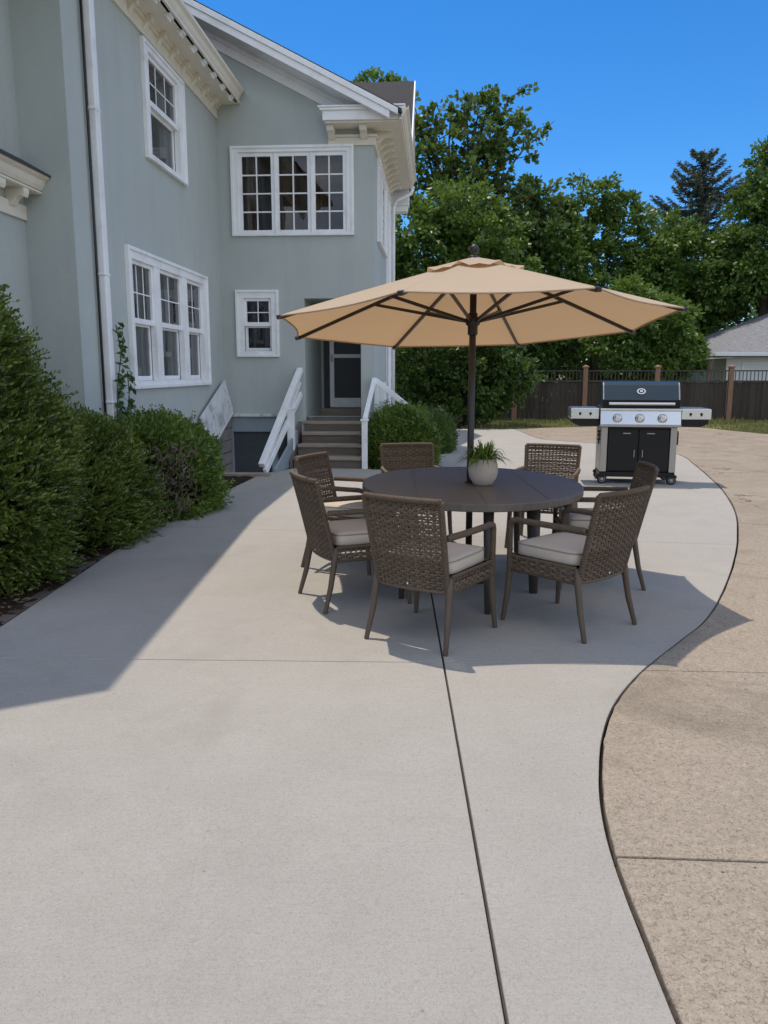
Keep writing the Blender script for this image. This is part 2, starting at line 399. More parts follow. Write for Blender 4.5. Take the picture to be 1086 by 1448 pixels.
def slab(name, outline, top, thick, cuts, m, kind='structure', bev=.004, wid=.006):
    bm = bmesh.new()
    vs_ = [bm.verts.new((x,y,top)) for x,y in outline]
    f = bm.faces.new(vs_)
    bmesh.ops.triangulate(bm, faces=[f])
    for (px,py,nx,ny,half) in cuts:
        n = Vector((nx,ny,0)).normalized()
        for s in (-1,1):
            g = bm.verts[:]+bm.edges[:]+bm.faces[:]
            bmesh.ops.bisect_plane(bm, geom=g, plane_co=Vector((px,py,0))+n*half*s, plane_no=n, dist=1e-5)
        dele = [fc for fc in bm.faces if abs((fc.calc_center_median()-Vector((px,py,top))).dot(n)) < half]
        bmesh.ops.delete(bm, geom=dele, context='FACES')
    bmesh.ops.dissolve_limit(bm, angle_limit=.01, verts=bm.verts[:], edges=bm.edges[:])
    ex = bmesh.ops.extrude_face_region(bm, geom=bm.faces[:])
    for vv in [g for g in ex['geom'] if isinstance(g, bmesh.types.BMVert)]: vv.co.z -= thick
    bmesh.ops.recalc_face_normals(bm, faces=bm.faces)
    me = bpy.data.meshes.new(name); bm.to_mesh(me); bm.free(); me.materials.append(m)
    o = bpy.data.objects.new(name, me); COL.objects.link(o); o['kind'] = kind
    if bev:
        b = o.modifiers.new('bevel','BEVEL'); b.width = bev; b.segments = 2; b.limit_method = 'ANGLE'; b.angle_limit = R(50)
    return o
patio = [(-2.36,-1.5)] + EC + [(1.75,21.9),(1.55,20.2),(1.25,17.5),(.9,14.4),(.3,12.75),(-.2,12.72),(-.28,12.86),(-1.44,12.93),(-1.62,12.6),(-1.86,12.2),(-2.04,10.7),(-2.2,9.4),(-2.36,8.0)]
slab('patio', patio, 0, .12, [(0,4.12,.030,1,.0035),(.33,5,1,-.01,.005),(0,7.6,.16,1,.003),(0,13.0,0.08,1,.003),(0,17.5,.05,1,.003)], M['concrete'])
tanedge = offset(EC, .014)
random.seed(3)
tanedge = [(x+random.gauss(0,.0012), y+random.gauss(0,.0012)) for x,y in tanedge]
tanpoly = tanedge + [(3.7,21.95),(5.2,22.4),(7.4,23.2),(8.5,23.4),(9.1,21.2),(9.5,20.0),(11,19.2),(14,18.6),(22,18),(22,-1.5)]
slab('driveway', tanpoly, .006, .12, [(1,2.335,.06,1,.005),(1.6,3.97,.045,1,.003),(4.2,7.9,-.03,1,.003),(2.6,3,1,-.45,.0001)][:3], M['tan'], bev=.008)
mb = MB()
o4 = [(-900,-900),(900,-900),(900,900),(-900,900)]
pc = [h2w(.05,-1.85), h2w(1.12,-1.85), h2w(1.12,.02), h2w(.05,.02)]
gz = -.05
inner = [(p.x,p.y,gz) for p in pc]; outer = [(x,y,gz) for x,y in o4]
mb.add(outer+inner, [(i,(i+1)%4,4+(i+1)%4,4+i) for i in range(4)])
tag(mb.build('lawn', M['lawn']), kind='structure')
mb = MB(); mb.poly([(x,y,-.04) for x,y in patio]); tag(mb.build('patio_subbase', M['joint']), kind='structure')
mb = MB(); mb.poly([(x,y,-.03) for x,y in offset(EC,-.05)] + [(x,y,-.03) for x,y in offset(EC,.06)][::-1])
tag(mb.build('edge_gap', M['joint']), kind='structure')
# planting bed: a lumpy sheet of mulch
def bed(name, x0, x1, y0, y1, nx, ny, z, hgt):
    mb = MB(); g = []
    for j in range(ny+1):
        for i in range(nx+1):
            t = i/nx; y = y0+(y1-y0)*j/ny; xe = x1 + (0 if y < 8 else (y-8)*.12)
            g.append((x0+(xe-x0)*t, y, z + random.random()*hgt*(.2 if i in (0,nx) else 1)))
    mb.add(g, [(j*(nx+1)+i, j*(nx+1)+i+1, (j+1)*(nx+1)+i+1, (j+1)*(nx+1)+i) for j in range(ny) for i in range(nx)])
    return tag(mb.build(name, M['mulch'], smooth=True), kind='structure')
bed('planting_bed', -4.4, -2.35, 0, 11.9, 40, 200, -.03, .05)
mb = MB(); random.seed(5)
y = 1.0
while y < 8.0:
    l = .19+random.uniform(-.01,.01)
    a = random.gauss(0,.012)
    mb.box(-2.47+a, -2.375+a, y, y+l-.012, -.06, -.004+random.uniform(-.008,.006)); y += l
tag(mb.build('brick_edging', M['oldbrick'], bevel=.008), 'row of old dark bricks edging the planting bed along the patio', 'edging')
# chips of bark lying in the bed
n = 2600
c = np.stack([rng.uniform(-3.3,-2.42,n), rng.uniform(3.5,11.5,n), rng.uniform(0,.03,n)],1)
d = unit(np.stack([rng.normal(size=n), rng.normal(size=n), rng.normal(size=n)*.25],1))
o = quads('bark_chips', leaves(c, d, rng.uniform(.02,.06,n), rng.uniform(.008,.02,n)), M['twig']); o['kind'] = 'stuff'
tag(o, 'brown bark chips and dry leaves lying in the planting bed', 'mulch')

# ------------------------------------------------------------------ house
house = empty('house', HO, -HA)
tag(house, 'two storey sage stucco house with white window trim and bracketed eaves', 'house')
Lx = lambda a, b, c: (c, a, b)          # left wall: a along the wall, b up, c out of the wall
Fx = lambda a, b, c: (a, -c, b)         # front wall
def wall(xf, a0, a1, z0, z1, holes, m=None, depth=.22, name='wall', top=None):
    mb = MB(xf)
    xs = sorted({a0,a1}|{h[0] for h in holes}|{h[1] for h in holes}); zs = sorted({z0,z1}|{h[2] for h in holes}|{h[3] for h in holes})
    for i in range(len(xs)-1):
        for j in range(len(zs)-1):
            cx = (xs[i]+xs[i+1])/2; cz = (zs[j]+zs[j+1])/2
            if any(h[0] < cx < h[1] and h[2] < cz < h[3] for h in holes): continue
            mb.quad((xs[i],zs[j],0),(xs[i+1],zs[j],0),(xs[i+1],zs[j+1],0),(xs[i],zs[j+1],0))
    for h in holes:
        x0,x1,y0,y1 = h[:4]
        for p,q in (((x0,y0),(x1,y0)),((x1,y0),(x1,y1)),((x1,y1),(x0,y1)),((x0,y1),(x0,y0))):
            mb.quad((*p,0),(*q,0),(*q,-depth),(*p,-depth))
    if top: mb.poly([(x,z,0) for x,z in top])
    return mb.build(name, m or M['stucco'], house, normals=False)
def frame(mb, x0, x1, z0, z1, w, c0, c1, wb=None):
    wb = wb or w
    mb.box(x0, x0+w, z0, z1, c0, c1); mb.box(x1-w, x1, z0, z1, c0, c1)
    mb.box(x0+w, x1-w, z1-w, z1, c0, c1); mb.box(x0+w, x1-w, z0, z0+wb, c0, c1)
def window(xf, o, casing, lights, sill=True, curtains='pale', label=None):
    """o: outer casing rectangle; lights: list of (x0,x1,z0,z1, cols, rows, split) sash rectangles"""
    x0,x1,z0,z1 = o
    mb = MB(xf); bx0,bx1,bz0,bz1 = min(l[0] for l in lights), max(l[1] for l in lights), min(l[2] for l in lights), max(l[3] for l in lights)
    mb.box(x0, bx0, z0, z1, -.05, .035); mb.box(bx1, x1, z0, z1, -.05, .035)
    mb.box(bx0, bx1, bz1, z1, -.05, .035); mb.box(bx0, bx1, z0, bz0, -.05, .035)
    # raised back band
    for a in ((x0-.012,x0+.03,z0-.012,z1+.012),(x1-.03,x1+.012,z0-.012,z1+.012)): mb.box(*a, 0, .055)
    mb.box(x0+.03, x1-.03, z1-.03, z1+.012, 0, .055); mb.box(x0+.03, x1-.03, z0-.012, z0+.03, 0, .058)
    ls = sorted(lights)
    for a, b in zip(ls, ls[1:]): mb.box(a[1], b[0], bz0, bz1, -.05, .03)
    win = mb.build('window', M['trim'], house, bevel=.004)
    if label: win['label'] = label
    for (a0,a1,b0,b1,cols,rows,split,sw) in ls:
        sb = MB(xf)
        if split is None:
            frame(sb, a0,a1,b0,b1, sw, -.045, .008)
            px0,px1,pz0,pz1 = a0+sw,a1-sw,b0+sw,b1-sw
            for k in range(1,cols): x = px0+(px1-px0)*k/cols; sb.box(x-.011,x+.011,pz0,pz1,-.035,-.004)
            for k in range(1,rows): z = pz0+(pz1-pz0)*k/rows; sb.box(px0,px1,z-.011,z+.011,-.036,-.003)
            panes = [(px0,px1,pz0,pz1,-.022)]
        else:
            frame(sb, a0,a1,split,b1, sw, -.055, .0)
            frame(sb, a0,a1,b0,split, sw, -.095, -.058, sw*1.3)
            sb.box(a0+.001,a1-.001,split-.02,split+.02,-.09,.004)
            px0,px1 = a0+sw,a1-sw; pz0,pz1 = split+.02,b1-sw
            for k in range(1,cols): x = px0+(px1-px0)*k/cols; sb.box(x-.008,x+.008,pz0,pz1,-.036,-.022)
            for k in range(1,rows): z = pz0+(pz1-pz0)*k/rows; sb.box(px0,px1,z-.008,z+.008,-.037,-.021)
            panes = [(px0,px1,pz0,pz1,-.03),(px0,px1,b0+sw*1.3,split-.02,-.075)]
        sb.build('sash', M['trim'], win, bevel=.002)
        pb = MB(xf)
        for (p0,p1,q0,q1,c) in panes: pb.quad((p0,q0,c),(p1,q0,c),(p1,q1,c),(p0,q1,c))
        pb.build('pane', M['glass'], win, normals=False)
        # curtain folds hanging inside
        if curtains:
            cb = MB(xf); wd = a1-a0
            spans = {'pale':[(a0, a0+wd*.34),(a1-wd*.30, a1)], 'brown':[(a0, a1-wd*.45)], 'one':[(a1-wd*.45,a1)]}[curtains]
            for s0,s1 in spans:
                k = 14; pts = [(s0+(s1-s0)*i/k, -.17+.028*math.sin(i*1.9+s0*7)) for i in range(k+1)]
                for i in range(k):
                    cb.quad((pts[i][0],b0,pts[i][1]),(pts[i+1][0],b0,pts[i+1][1]),(pts[i+1][0],b1,pts[i+1][1]),(pts[i][0],b1,pts[i][1]))
            cb.build('curtain', M['curtain' if curtains != 'brown' else 'brownroom'], win, smooth=True)
    rb = MB(xf)   # the dim room behind
    X0,X1,Z0,Z1,D = x0-.1,x1+.1,z0-.1,z1+.1,-1.3
    rb.quad((X0,Z0,D),(X1,Z0,D),(X1,Z1,D),(X0,Z1,D))
    for p,q in (((X0,Z0),(X1,Z0)),((X1,Z0),(X1,Z1)),((X1,Z1),(X0,Z1)),((X0,Z1),(X0,Z0))): rb.quad((*p,-.225),(*q,-.225),(*q,D),(*p,D))
    rb.build('room_interior', M['room'], win, normals=False)
    return win

LW = -5.56   # outer corner of the left wall
# left wall with two windows
wl_up = (-3.40,-1.83,4.17,5.53); wl_lo = (-4.26,-1.0,1.35,2.985)
ul = [(-3.22,-2.05,4.24,5.44,3,2,4.86,.05)]
ll = [(-4.12,-3.36,1.43,2.86,3,2,2.14,.045),(-3.15,-2.22,1.43,2.86,2,2,2.14,.045),(-2.0,-1.22,1.43,2.86,2,2,2.14,.045)]
wall(Lx, LW, 0, -.06, 5.85, [(-3.24,-2.03,4.22,5.46),(-4.14,-1.2,1.41,2.88)])
window(Lx, wl_up, .15, ul, label='upper double hung window under the bracketed eave')
window(Lx, wl_lo, .15, ll, label='wide ground floor window of three double hung sashes')
# front wall: triple casement above, small window, porch recess
tr_ = (.236,2.238,3.766,5.147); sm_ = (.25,.958,1.80,2.88)
tl = [(.345,.945,3.79,5.06,2,4,None,.06),(.957,1.545,3.79,5.06,2,4,None,.06),(1.557,2.13,3.79,5.06,2,4,None,.06)]
sl_ = [(.375,.84,1.88,2.755,2,2,2.32,.045)]
RX0, RX1, RZ0, RZ1 = 1.40, 2.353, .70, 2.75
rk = lambda x: 7.07-.507*x
wall(Fx, -.001, 2.57, .78, 5.40, [(.345,2.13,3.79,5.06),(.375,.84,1.88,2.755),(RX0,RX1,.78,RZ1)], top=[(-3.2,5.40),(2.57,5.40),(2.57,rk(2.57)-.15),(-1.6,rk(-1.6)-.15),(-3.2,rk(-1.6)-.15-.8)])
mb = MB(Fx); mb.quad((RX1,-.06,0),(2.57,-.06,0),(2.57,.78,0),(RX1,.78,0)); mb.build('wall', M['stucco'], house)
mb = MB(Fx); mb.quad((1.12,-.06,0),(RX0,-.06,0),(RX0,.78,0),(1.12,.78,0))
mb.build('wall', M['stucco'], house)
window(Fx, tr_, .1, tl, curtains='brown', label='upstairs triple casement window of eight light sashes')
window(Fx, sm_, .1, sl_, curtains=None, label='small double hung window beside the porch')
# right side wall of the wing, corner post, rear block
Rx = lambda a, b, c: (2.57+c, a, b)
wall(Rx, 0, 3.3, -.06, 5.40, [(.85,2.75,3.86,5.05)])
window(Rx, (.76,2.84,3.78,5.14), .1, [(.86,1.78,3.88,5.03,2,4,None,.06),(1.82,2.74,3.88,5.03,2,4,None,.06)], curtains=None, label='side window under the right eave')
wall(Rx, 3.3, 5.0, -.06, 5.40, [], M['trim'])
mb = MB(Rx)
for k in range(3): mb.box(3.32+k*.78, 3.44+k*.78, 0, 5.2, .002, .05)
mb.build('corner_board', M['trim'], house, bevel=.004)
# blue face of the projecting block and the wall running to the camera
Bx = lambda a, b, c: (a, LW-c, b)
wall(Bx, -.5, 0, -.06, 5.85, [])
Kx = lambda a, b, c: (-.5+c, a, b)
wall(Kx, -8.6, LW, -.06, 5.85, [])
mb = MB(); mb.quad((-6,-8.6,-.06),(-.5,-8.6,-.06),(-.5,-8.6,5.85),(-6,-8.6,5.85)); mb.quad((-6,-8.6,-.06),(-6,12,-.06),(-6,12,5.85),(-6,-8.6,5.85))
mb.build('wall', M['stucco'], house)
# rear block, roof facing us
mb = MB(); mb.quad((2.3,5.02,-.06),(2.3,9.3,-.06),(2.3,9.3,7.2),(2.3,5.02,5.85)); mb.poly([(2.3,5.02,5.85),(2.3,9.3,7.2),(2.3,8,8.55)]); mb.quad((2.0,5.02,5.2),(2.3,5.02,5.2),(2.3,5.02,5.6),(2.0,5.02,5.6))
mb.build('wall', M['stucco'], house)
mb = MB(); fn = lambda u,v,w_: (w_,u,v)
mb.prism([(4.75,5.72),(8,8.74),(9.5,7.24),(9.5,7.16),(8,8.66),(4.75,5.65)], fn, -6, 2.98)
mb.build('roof', M['shingle'], house)
mb = MB(); mb.box(2.575,2.98,4.66,5.05,5.12,5.72); mb.box(2.575,3.02,4.62,5.07,5.725,5.78); mb.box(2.575,2.95,4.70,5.03,5.0,5.117)
mb.prism([(4.73,5.71),(8,8.75),(8,8.55),(4.73,5.48)], fn, 2.982, 3.02)
mb.build('cornice_return', M['trim'], house, bevel=.01)
mb = MB(); mb.prism([(4.76,5.63),(8,8.64),(9.48,7.15),(9.48,7.10),(8,8.57),(4.76,5.57)], fn, 2.2, 2.975); mb.build('soffit', M['trim'], house)

# eave details
def modillion(mb, xf, a, w, z1, d):
    """scrolled bracket: profile in (out, up), w wide at a"""
    pr = [(.0,z1),(d,z1),(d,z1-.05),(d*.92,z1-.085),(d*.72,z1-.075),(d*.5,z1-.10),(d*.28,z1-.155),(.0,z1-.18)]
    mb.prism(pr, lambda u,v,t: xf(t, v, u), a-w/2, a+w/2)
# --- left wall eave
mb = MB(Lx); mb.box(-8.6,-.004,5.585,5.735,.0,.03); mb.box(-8.6,-.004,5.735,5.775,.0,.065); mb.build('frieze_board', M['cream'], house, bevel=.006)
mb = MB(Lx); mb.box(-8.7,-.004,5.80,5.83,.0,.42); mb.box(-8.7,-.004,5.775,5.80,.0,.10); mb.build('soffit', M['cream'], house)
random.seed(2); k = 0; a = -.40
while a > -8.5:
    mb = MB(); 
    modillion(mb, Lx, a, .09, 5.80, .15); mb.build('eave_bracket', M['cream'], house, bevel=.004)
    mb = MB()
    if True:
        mb.tube([Lx(a-.035,5.775,.335), Lx(a-.035,5.735,.345)], [.026,.010], 8); mb.tube([Lx(a+.035,5.775,.335), Lx(a+.035,5.735,.345)], [.026,.010], 8)
    mb.box(*(lambda p,q: (min(p[0],q[0]),max(p[0],q[0]),min(p[1],q[1]),max(p[1],q[1]),min(p[2],q[2]),max(p[2],q[2])))(Lx(a-.075,5.772,.305), Lx(a+.075,5.80,.385)))
    mb.build('eave_drop', M['trim'], house, bevel=.004); a -= .485
def gutter(xf, a0, a1, c, z, h, name='gutter', m='cream'):
    mb = MB(); pr = [(c,z),(c+.03,z),(c+.055,z+h*.25),(c+.075,z+h*.6),(c+.115,z+h*.78),(c+.12,z+h),(c+.105,z+h),(c+.10,z+h*.85),(c,z+h*.85)]
    mb.prism(pr, lambda u,v,t: xf(t,v,u), a0, a1)
    pr = [(c-.03,z-.035),(c+.012,z-.035),(c+.02,z-.002),(c-.03,z-.002)]
    mb.prism(pr, lambda u,v,t: xf(t,v,u), a0, a1-.002)
    return mb.build(name, M[m], house, bevel=.003)
gutter(Lx, -8.72, -.10, .38, 5.835, .15)
# main roof over the left part, its eave and an added flare throw the long shadow
mb = MB(); mb.prism([(.485,6.0),(-5.2,8.78),(-9,6.9),(-9,6.75),(-5.2,8.63),(.40,5.99)], lambda u,v,t: (u,t,v), -8.75, .0)
mb.add([(.40,-3.6,5.995),(.47,-3.6,5.995),(.84,-8.65,5.90),(-2.6,-10.6,6.3),(-2.6,-3.6,7.2),(.40,-3.6,6.06),(.47,-3.6,6.03),(.84,-8.65,5.98),(-2.6,-10.6,6.5),(-2.6,-3.6,7.4)], [(0,1,2,3,4),(5,6,7,8,9),(0,1,6,5),(1,2,7,6),(2,3,8,7),(3,4,9,8),(4,0,5,9)])  # eave flare added out of view, shaped to cast the near patio shadow
mb.build('roof', M['shingle'], house)
# --- front gable of the wing
mb = MB()
SR = lambda off: [(3.05,rk(3.05)+off),(-1.6,rk(-1.6)+off),(-6,rk(-1.6)+off-2.2)]
p = SR(.0); q = SR(-.05)
mb.prism(p+q[::-1], lambda u,v,t: (u,t,v), -.545, 6)
mb.build('roof', M['roofedge'], house)
mb = MB()
tp = [(3.02,rk(3.02)-.005),(-1.6,rk(-1.6)-.005)]
def rakeboard(y0, y1, d0, d1, xr):
    mb.prism([(xr,rk(xr)-d0),(-1.6,rk(-1.6)-d0),(-5,rk(-1.6)-d0-1.7),(-5,rk(-1.6)-d1-1.7),(-1.6,rk(-1.6)-d1),(xr,rk(xr)-d1)], lambda u,v,t: (u,t,v), y0, y1)
rakeboard(-.585, -.535, .03, .12, 2.99); rakeboard(-.56, -.51, .12, .235, 2.86)
mb.build('rake_board', M['trim'], house, bevel=.005)
mb = MB(); rakeboard(-.51, -.002, .195, .22, 2.75); mb.build('soffit', M['trim'], house)
mb = MB(); rakeboard(-.03, -.001, .22, .43, 2.2); rakeboard(-.055, -.03, .22, .29, 2.5); mb.build('frieze_board', M['trim'], house, bevel=.005)
# --- cornice return at the corner and the right eave
mb = MB(); mb.box(1.80,3.02,-.40,-.001,5.42,5.56)
mb.prism([(1.77,5.56),(3.06,5.56),(3.09,5.60),(1.74,5.60)], lambda u,v,t: (u,t,v), -.43, -.001)
mb.box(1.73,3.10,-.45,-.001,5.60,5.625)
mb.build('cornice_return', M['trim'], house, bevel=.005)
mb = MB(); mb.box(1.84,2.98,-.36,-.001,5.39,5.418); mb.box(1.84,2.63,-.06,-.001,5.262,5.30); mb.box(1.84,2.60,-.034,-.001,5.14,5.26)
mb.box(2.571,2.605,.0,4.4,5.14,5.26); mb.box(2.571,2.64,.0,4.4,5.262,5.30); mb.box(2.571,2.98,-.001,4.4,5.39,5.418)
mb.build('soffit', M['cream'], house, bevel=.004)
for a in (1.90,2.42):
    mb = MB(); modillion(mb, Fx, a, .11, 5.389, .28); mb.build('eave_bracket', M['cream'], house, bevel=.004)
for k in range(10):
    mb = MB(); modillion(mb, Rx, .22+k*.41, .11, 5.389, .28); mb.build('eave_bracket', M['cream'], house, bevel=.004)
mb = MB(); mb.box(2.98,3.03,-.40,4.4,5.40,5.58); mb.build('fascia', M['cream'], house, bevel=.004)
gutter(Rx, -.44, 4.4, .465, 5.44, .15)
# --- low pent cornice on the near wall
mb = MB(Kx); mb.box(-8.6,LW-.002,3.03,3.17,.0,.03); mb.box(-8.6,LW-.002,3.28,3.30,.0,.2); mb.build('frieze_board', M['cream'], house, bevel=.005)
gutter(Kx, -8.6, LW-.004, .17, 3.31, .14)
a = LW-.30
while a > -8.5:
    mb = MB(); modillion(mb, Kx, a, .10, 3.28, .19); mb.build('eave_bracket', M['cream'], house, bevel=.004); a -= .42
mb = MB(); mb.prism([(.30,3.455),(.0,3.62),(.0,3.58),(.30,3.43)], lambda u,v,t: Kx(t,v,u), -8.6, LW-.004); mb.build('roof', M['roofedge'], house)
# --- downspouts
mb = MB(); mb.box(.025,.105,-5.10,-4.98,.02,5.80)
for z in (1.2,2.55,4.2): mb.box(.0,.112,-5.115,-4.965,z,z+.03)
mb.build('downspout', M['trim'], house, bevel=.012)
mb = MB(); mb.tube([(.03,-5.14,0),(.03,-5.14,3.2),(.03,-5.145,5.7)], .012, 8); mb.build('conduit', M['black'], house, smooth=True)
mb = MB(); mb.tube([(3.08,4.35,5.44),(3.04,4.35,5.30),(2.72,4.35,5.16),(2.66,4.35,5.0),(2.66,4.35,.1)], .042, 10)
mb.build('downspout', M['trim'], house, smooth=True)
mb = MB(); mb.tube([(2.64,3.0,3.0),(2.64,3.0,.1)], .03, 8); mb.build('conduit', M['trim'], house)
mb = MB(); mb.box(2.575,2.70,1.0,1.25,1.0,1.35); mb.build('meter_box', M['trim'], house, bevel=.01)
# --- porch recess
RD = 1.9
mb = MB(); mb.quad((RX0,0.22,RZ0),(RX0,RD,RZ0),(RX0,RD,RZ1),(RX0,0.22,RZ1)); mb.quad((RX1,.22,RZ0),(RX1,RD,RZ0),(RX1,RD,RZ1),(RX1,.22,RZ1))
mb.quad((RX0,.22,RZ1),(RX1,.22,RZ1),(RX1,RD,RZ1),(RX0,RD,RZ1)); mb.quad((RX0,RD,RZ0),(RX1,RD,RZ0),(RX1,RD,RZ1),(RX0,RD,RZ1))
for x_ in (RX0,RX1): mb.quad((x_,.001,.60),(x_,.225,.60),(x_,.225,.79),(x_,.001,.79))
mb.build('wall', M['stucco'], house)
mb = MB(); mb.box(RX0-.0,RX1+.0,-.03,RD-.002,.66,.71); mb.build('porch_floor', M['graywood'], house, bevel=.004)
mb = MB(); mb.box(RX0+.002,RX1-.002,RD-.16,RD-.003,.711,.84); mb.build('threshold', M['graywood'], house, bevel=.004)
mb = MB(Fx); D0 = -RD
mb.box(1.46,1.50,.84,2.7,D0+.002,D0+.06); mb.box(1.50,1.575,.84,2.7,D0+.002,D0+.02); 
mb.build('door_frame', M['cellardoor'], house)
mb = MB(Fx); x0,x1,z0,z1 = 1.575,2.26,.86,2.66
mb.box(x0,x0+.085,z0,z1,D0+.01,D0+.07); mb.box(x1-.085,x1,z0,z1,D0+.01,D0+.07)
for a,b in ((z0,z0+.18),(1.80,1.87),(z1-.1,z1)): mb.box(x0+.085,x1-.085,a,b,D0+.012,D0+.068)
dr = mb.build('door', M['trim'], house, bevel=.004); dr['label'] = 'white storm door with dark screens in the porch recess'
mb = MB(Fx); mb.box(x0+.085,x1-.085,z0+.18,1.80,D0+.02,D0+.035); mb.box(x0+.085,x1-.085,1.87,z1-.1,D0+.02,D0+.035); mb.build('screen', M['screen'], dr)
mb = MB(Fx); mb.box(x0+.025,x0+.06,1.72,1.86,D0+.07,D0+.085); mb.box(x0+.03,x0+.05,1.76,1.78,D0+.085,D0+.13); mb.build('handle', M['hub'], dr)
# --- cellar bulkhead in the inside corner
mb = MB(); mb.box(.02,1.0,-.12,-.002,.78,.83); mb.build('bulkhead_ledge', M['peel'], house, bevel=.006)
mb = MB(); mb.box(.035,1.10,-.06,-.002,.52,.775); mb.box(.035,.13,-.05,-.002,-1,.52); mb.box(.80,.90,-.05,-.002,-1,.52)
mb.build('cellar_frame', M['cellarwood'], house, bevel=.004)
mb = MB(); mb.quad((.13,-.006,-1),(.80,-.006,-1),(.80,-.006,.52),(.13,-.006,.52)); mb.quad((.9,-.006,-1),(1.12,-.006,-1),(1.12,-.006,.52),(.9,-.006,.52)); mb.build('cellar_door', M['cellardoor'], house)
mb = MB(); mb.quad((.04,-1.85,-1),(1.12,-1.85,-1),(1.12,0,-1),(.04,0,-1)); mb.quad((.045,-1.85,-1),(1.12,-1.85,-1),(1.12,-1.85,-.04),(.045,-1.85,-.04))
mb.build('cellar_floor', M['brick'], house, normals=False)
mb = MB()   # stone cheek under the hatch, in courses
for r_ in range(9):
    z = -1+r_*.2; yl = -1.85 if z < .2 else -1.85+(z-.1)*2.05
    y = yl
    while y < -.07:
        l = min(random.uniform(.25,.45), -.065-y)
        if l > .02: mb.box(.03+random.uniform(0,.012),.12+random.uniform(0,.012),y,y+l-.012,z,min(z+.188,.76)); 
        y += l
mb.build('cheek_wall', M['brick'], house, bevel=.008)
mb = MB(); mb.bar((.10,-1.95,.18),(.10,-.10,.86),.12,.05); mb.build('hatch_rail', M['trim'], house, bevel=.005)
mb = MB(); ang = Vector((0,1.85,.68)).normalized(); upv = Vector((-.08,-.18,.50))
def leafpt(s, t, o=0):
    p = Vector((.13,-1.55,.36)) + ang*s + upv*t
    nrm = ang.cross(upv).normalized(); return tuple(p + nrm*o)
for s0,s1 in ((0,.66),(.67,1.20),(1.21,1.55)):
    mb.hexa([leafpt(s0,0,0),leafpt(s1,0,0),leafpt(s1,1,0),leafpt(s0,1,0),leafpt(s0,0,.03),leafpt(s1,0,.03),leafpt(s1,1,.03),leafpt(s0,1,.03)])
for s0 in (.12,1.0): mb.hexa([leafpt(s0,.04,-.022),leafpt(s0+.09,.04,-.022),leafpt(s0+.09,.96,-.022),leafpt(s0,.96,-.022),leafpt(s0,.04,0),leafpt(s0+.09,.04,0),leafpt(s0+.09,.96,0),leafpt(s0,.96,0)])
hl = mb.build('cellar_hatch', M['peel'], house, bevel=.004); hl['label'] = 'open hatch leaf with peeling white paint leaning on the wall'
mb = MB(); mb.box(.04,1.16,-2.02,-1.86,-.05,.045); mb.build('bulkhead_curb', M['graywood'], house, bevel=.008)

# ------------------------------------------------------------------ porch steps
st = empty('porch_steps', h2w(1.9,-.5), -HA)
tag(st, 'weathered wooden porch steps with white sloping handrails below the storm door', 'steps')
ox, oy = 1.9, -.5
sx = lambda x,y,z: (x-ox, y-oy, z)
SX0, SX1 = 1.375, 2.435
for k in range(3):
    z = .178*(3-k); y0 = -.31*(k+1)
    mb = MB(sx); mb.box(SX0-.02*k,SX1,y0-.02,y0+.32,z-.045,z); mb.build('tread', M['graywood'], st, bevel=.006)
    mb = MB(sx); mb.box(SX0-.02*k,SX1-.004,y0+.008,y0+.03,z-.178 if k == 2 else z-.19,z-.047); mb.build('riser', M['riser'], st, bevel=.002)
mb = MB(sx); mb.box(SX0,SX1-.004,-.032,-.008,.53,.655); mb.build('riser', M['riser'], st)
mb = MB(sx); mb.box(SX0-.02,SX1,-.05,-.004,.662,.714); mb.build('tread', M['graywood'], st, bevel=.006)
mb = MB(sx); mb.prism([(-.005,0),(-.96,0),(-.96,.12),(-.005,.70)], lambda u,v,t: (t,u,v), SX0-.10, SX0-.055); mb.prism([(-.005,0),(-.9,0),(-.9,.12),(-.005,.66)], lambda u,v,t: (t,u,v), SX1+.005, SX1+.03)
mb.build('stringer', M['riser'], st)
# left railing: sloping top and bottom rails, cheek board, newel
mb = MB(sx); mb.bar((1.318,-.02,1.58),(.985,-1.72,.13),.10,.085); mb.build('handrail', M['trim'], st, bevel=.008)
mb = MB(sx); mb.bar((1.325,-.06,1.17),(1.03,-1.70,.03),.055,.10); mb.bar((1.322,-.06,1.36),(1.20,-.62,.85),.03,.05); mb.build('lower_rail', M['trim'], st, bevel=.006)
mb = MB(sx); mb.hexa([(1.30,-.5,.0),(1.13,-1.5,.0),(1.13,-1.5,.06),(1.30,-.5,.58),(1.335,-.5,.0),(1.165,-1.5,.0),(1.165,-1.5,.06),(1.335,-.5,.58)]); mb.build('cheek_board', M['cellarwood'], st, bevel=.003)
mb = MB(sx); mb.box(1.20,1.315,-.72,-.605,.0,.93); mb.box(1.188,1.327,-.732,-.593,.93,.955); mb.build('newel_post', M['trim'], st, bevel=.006)
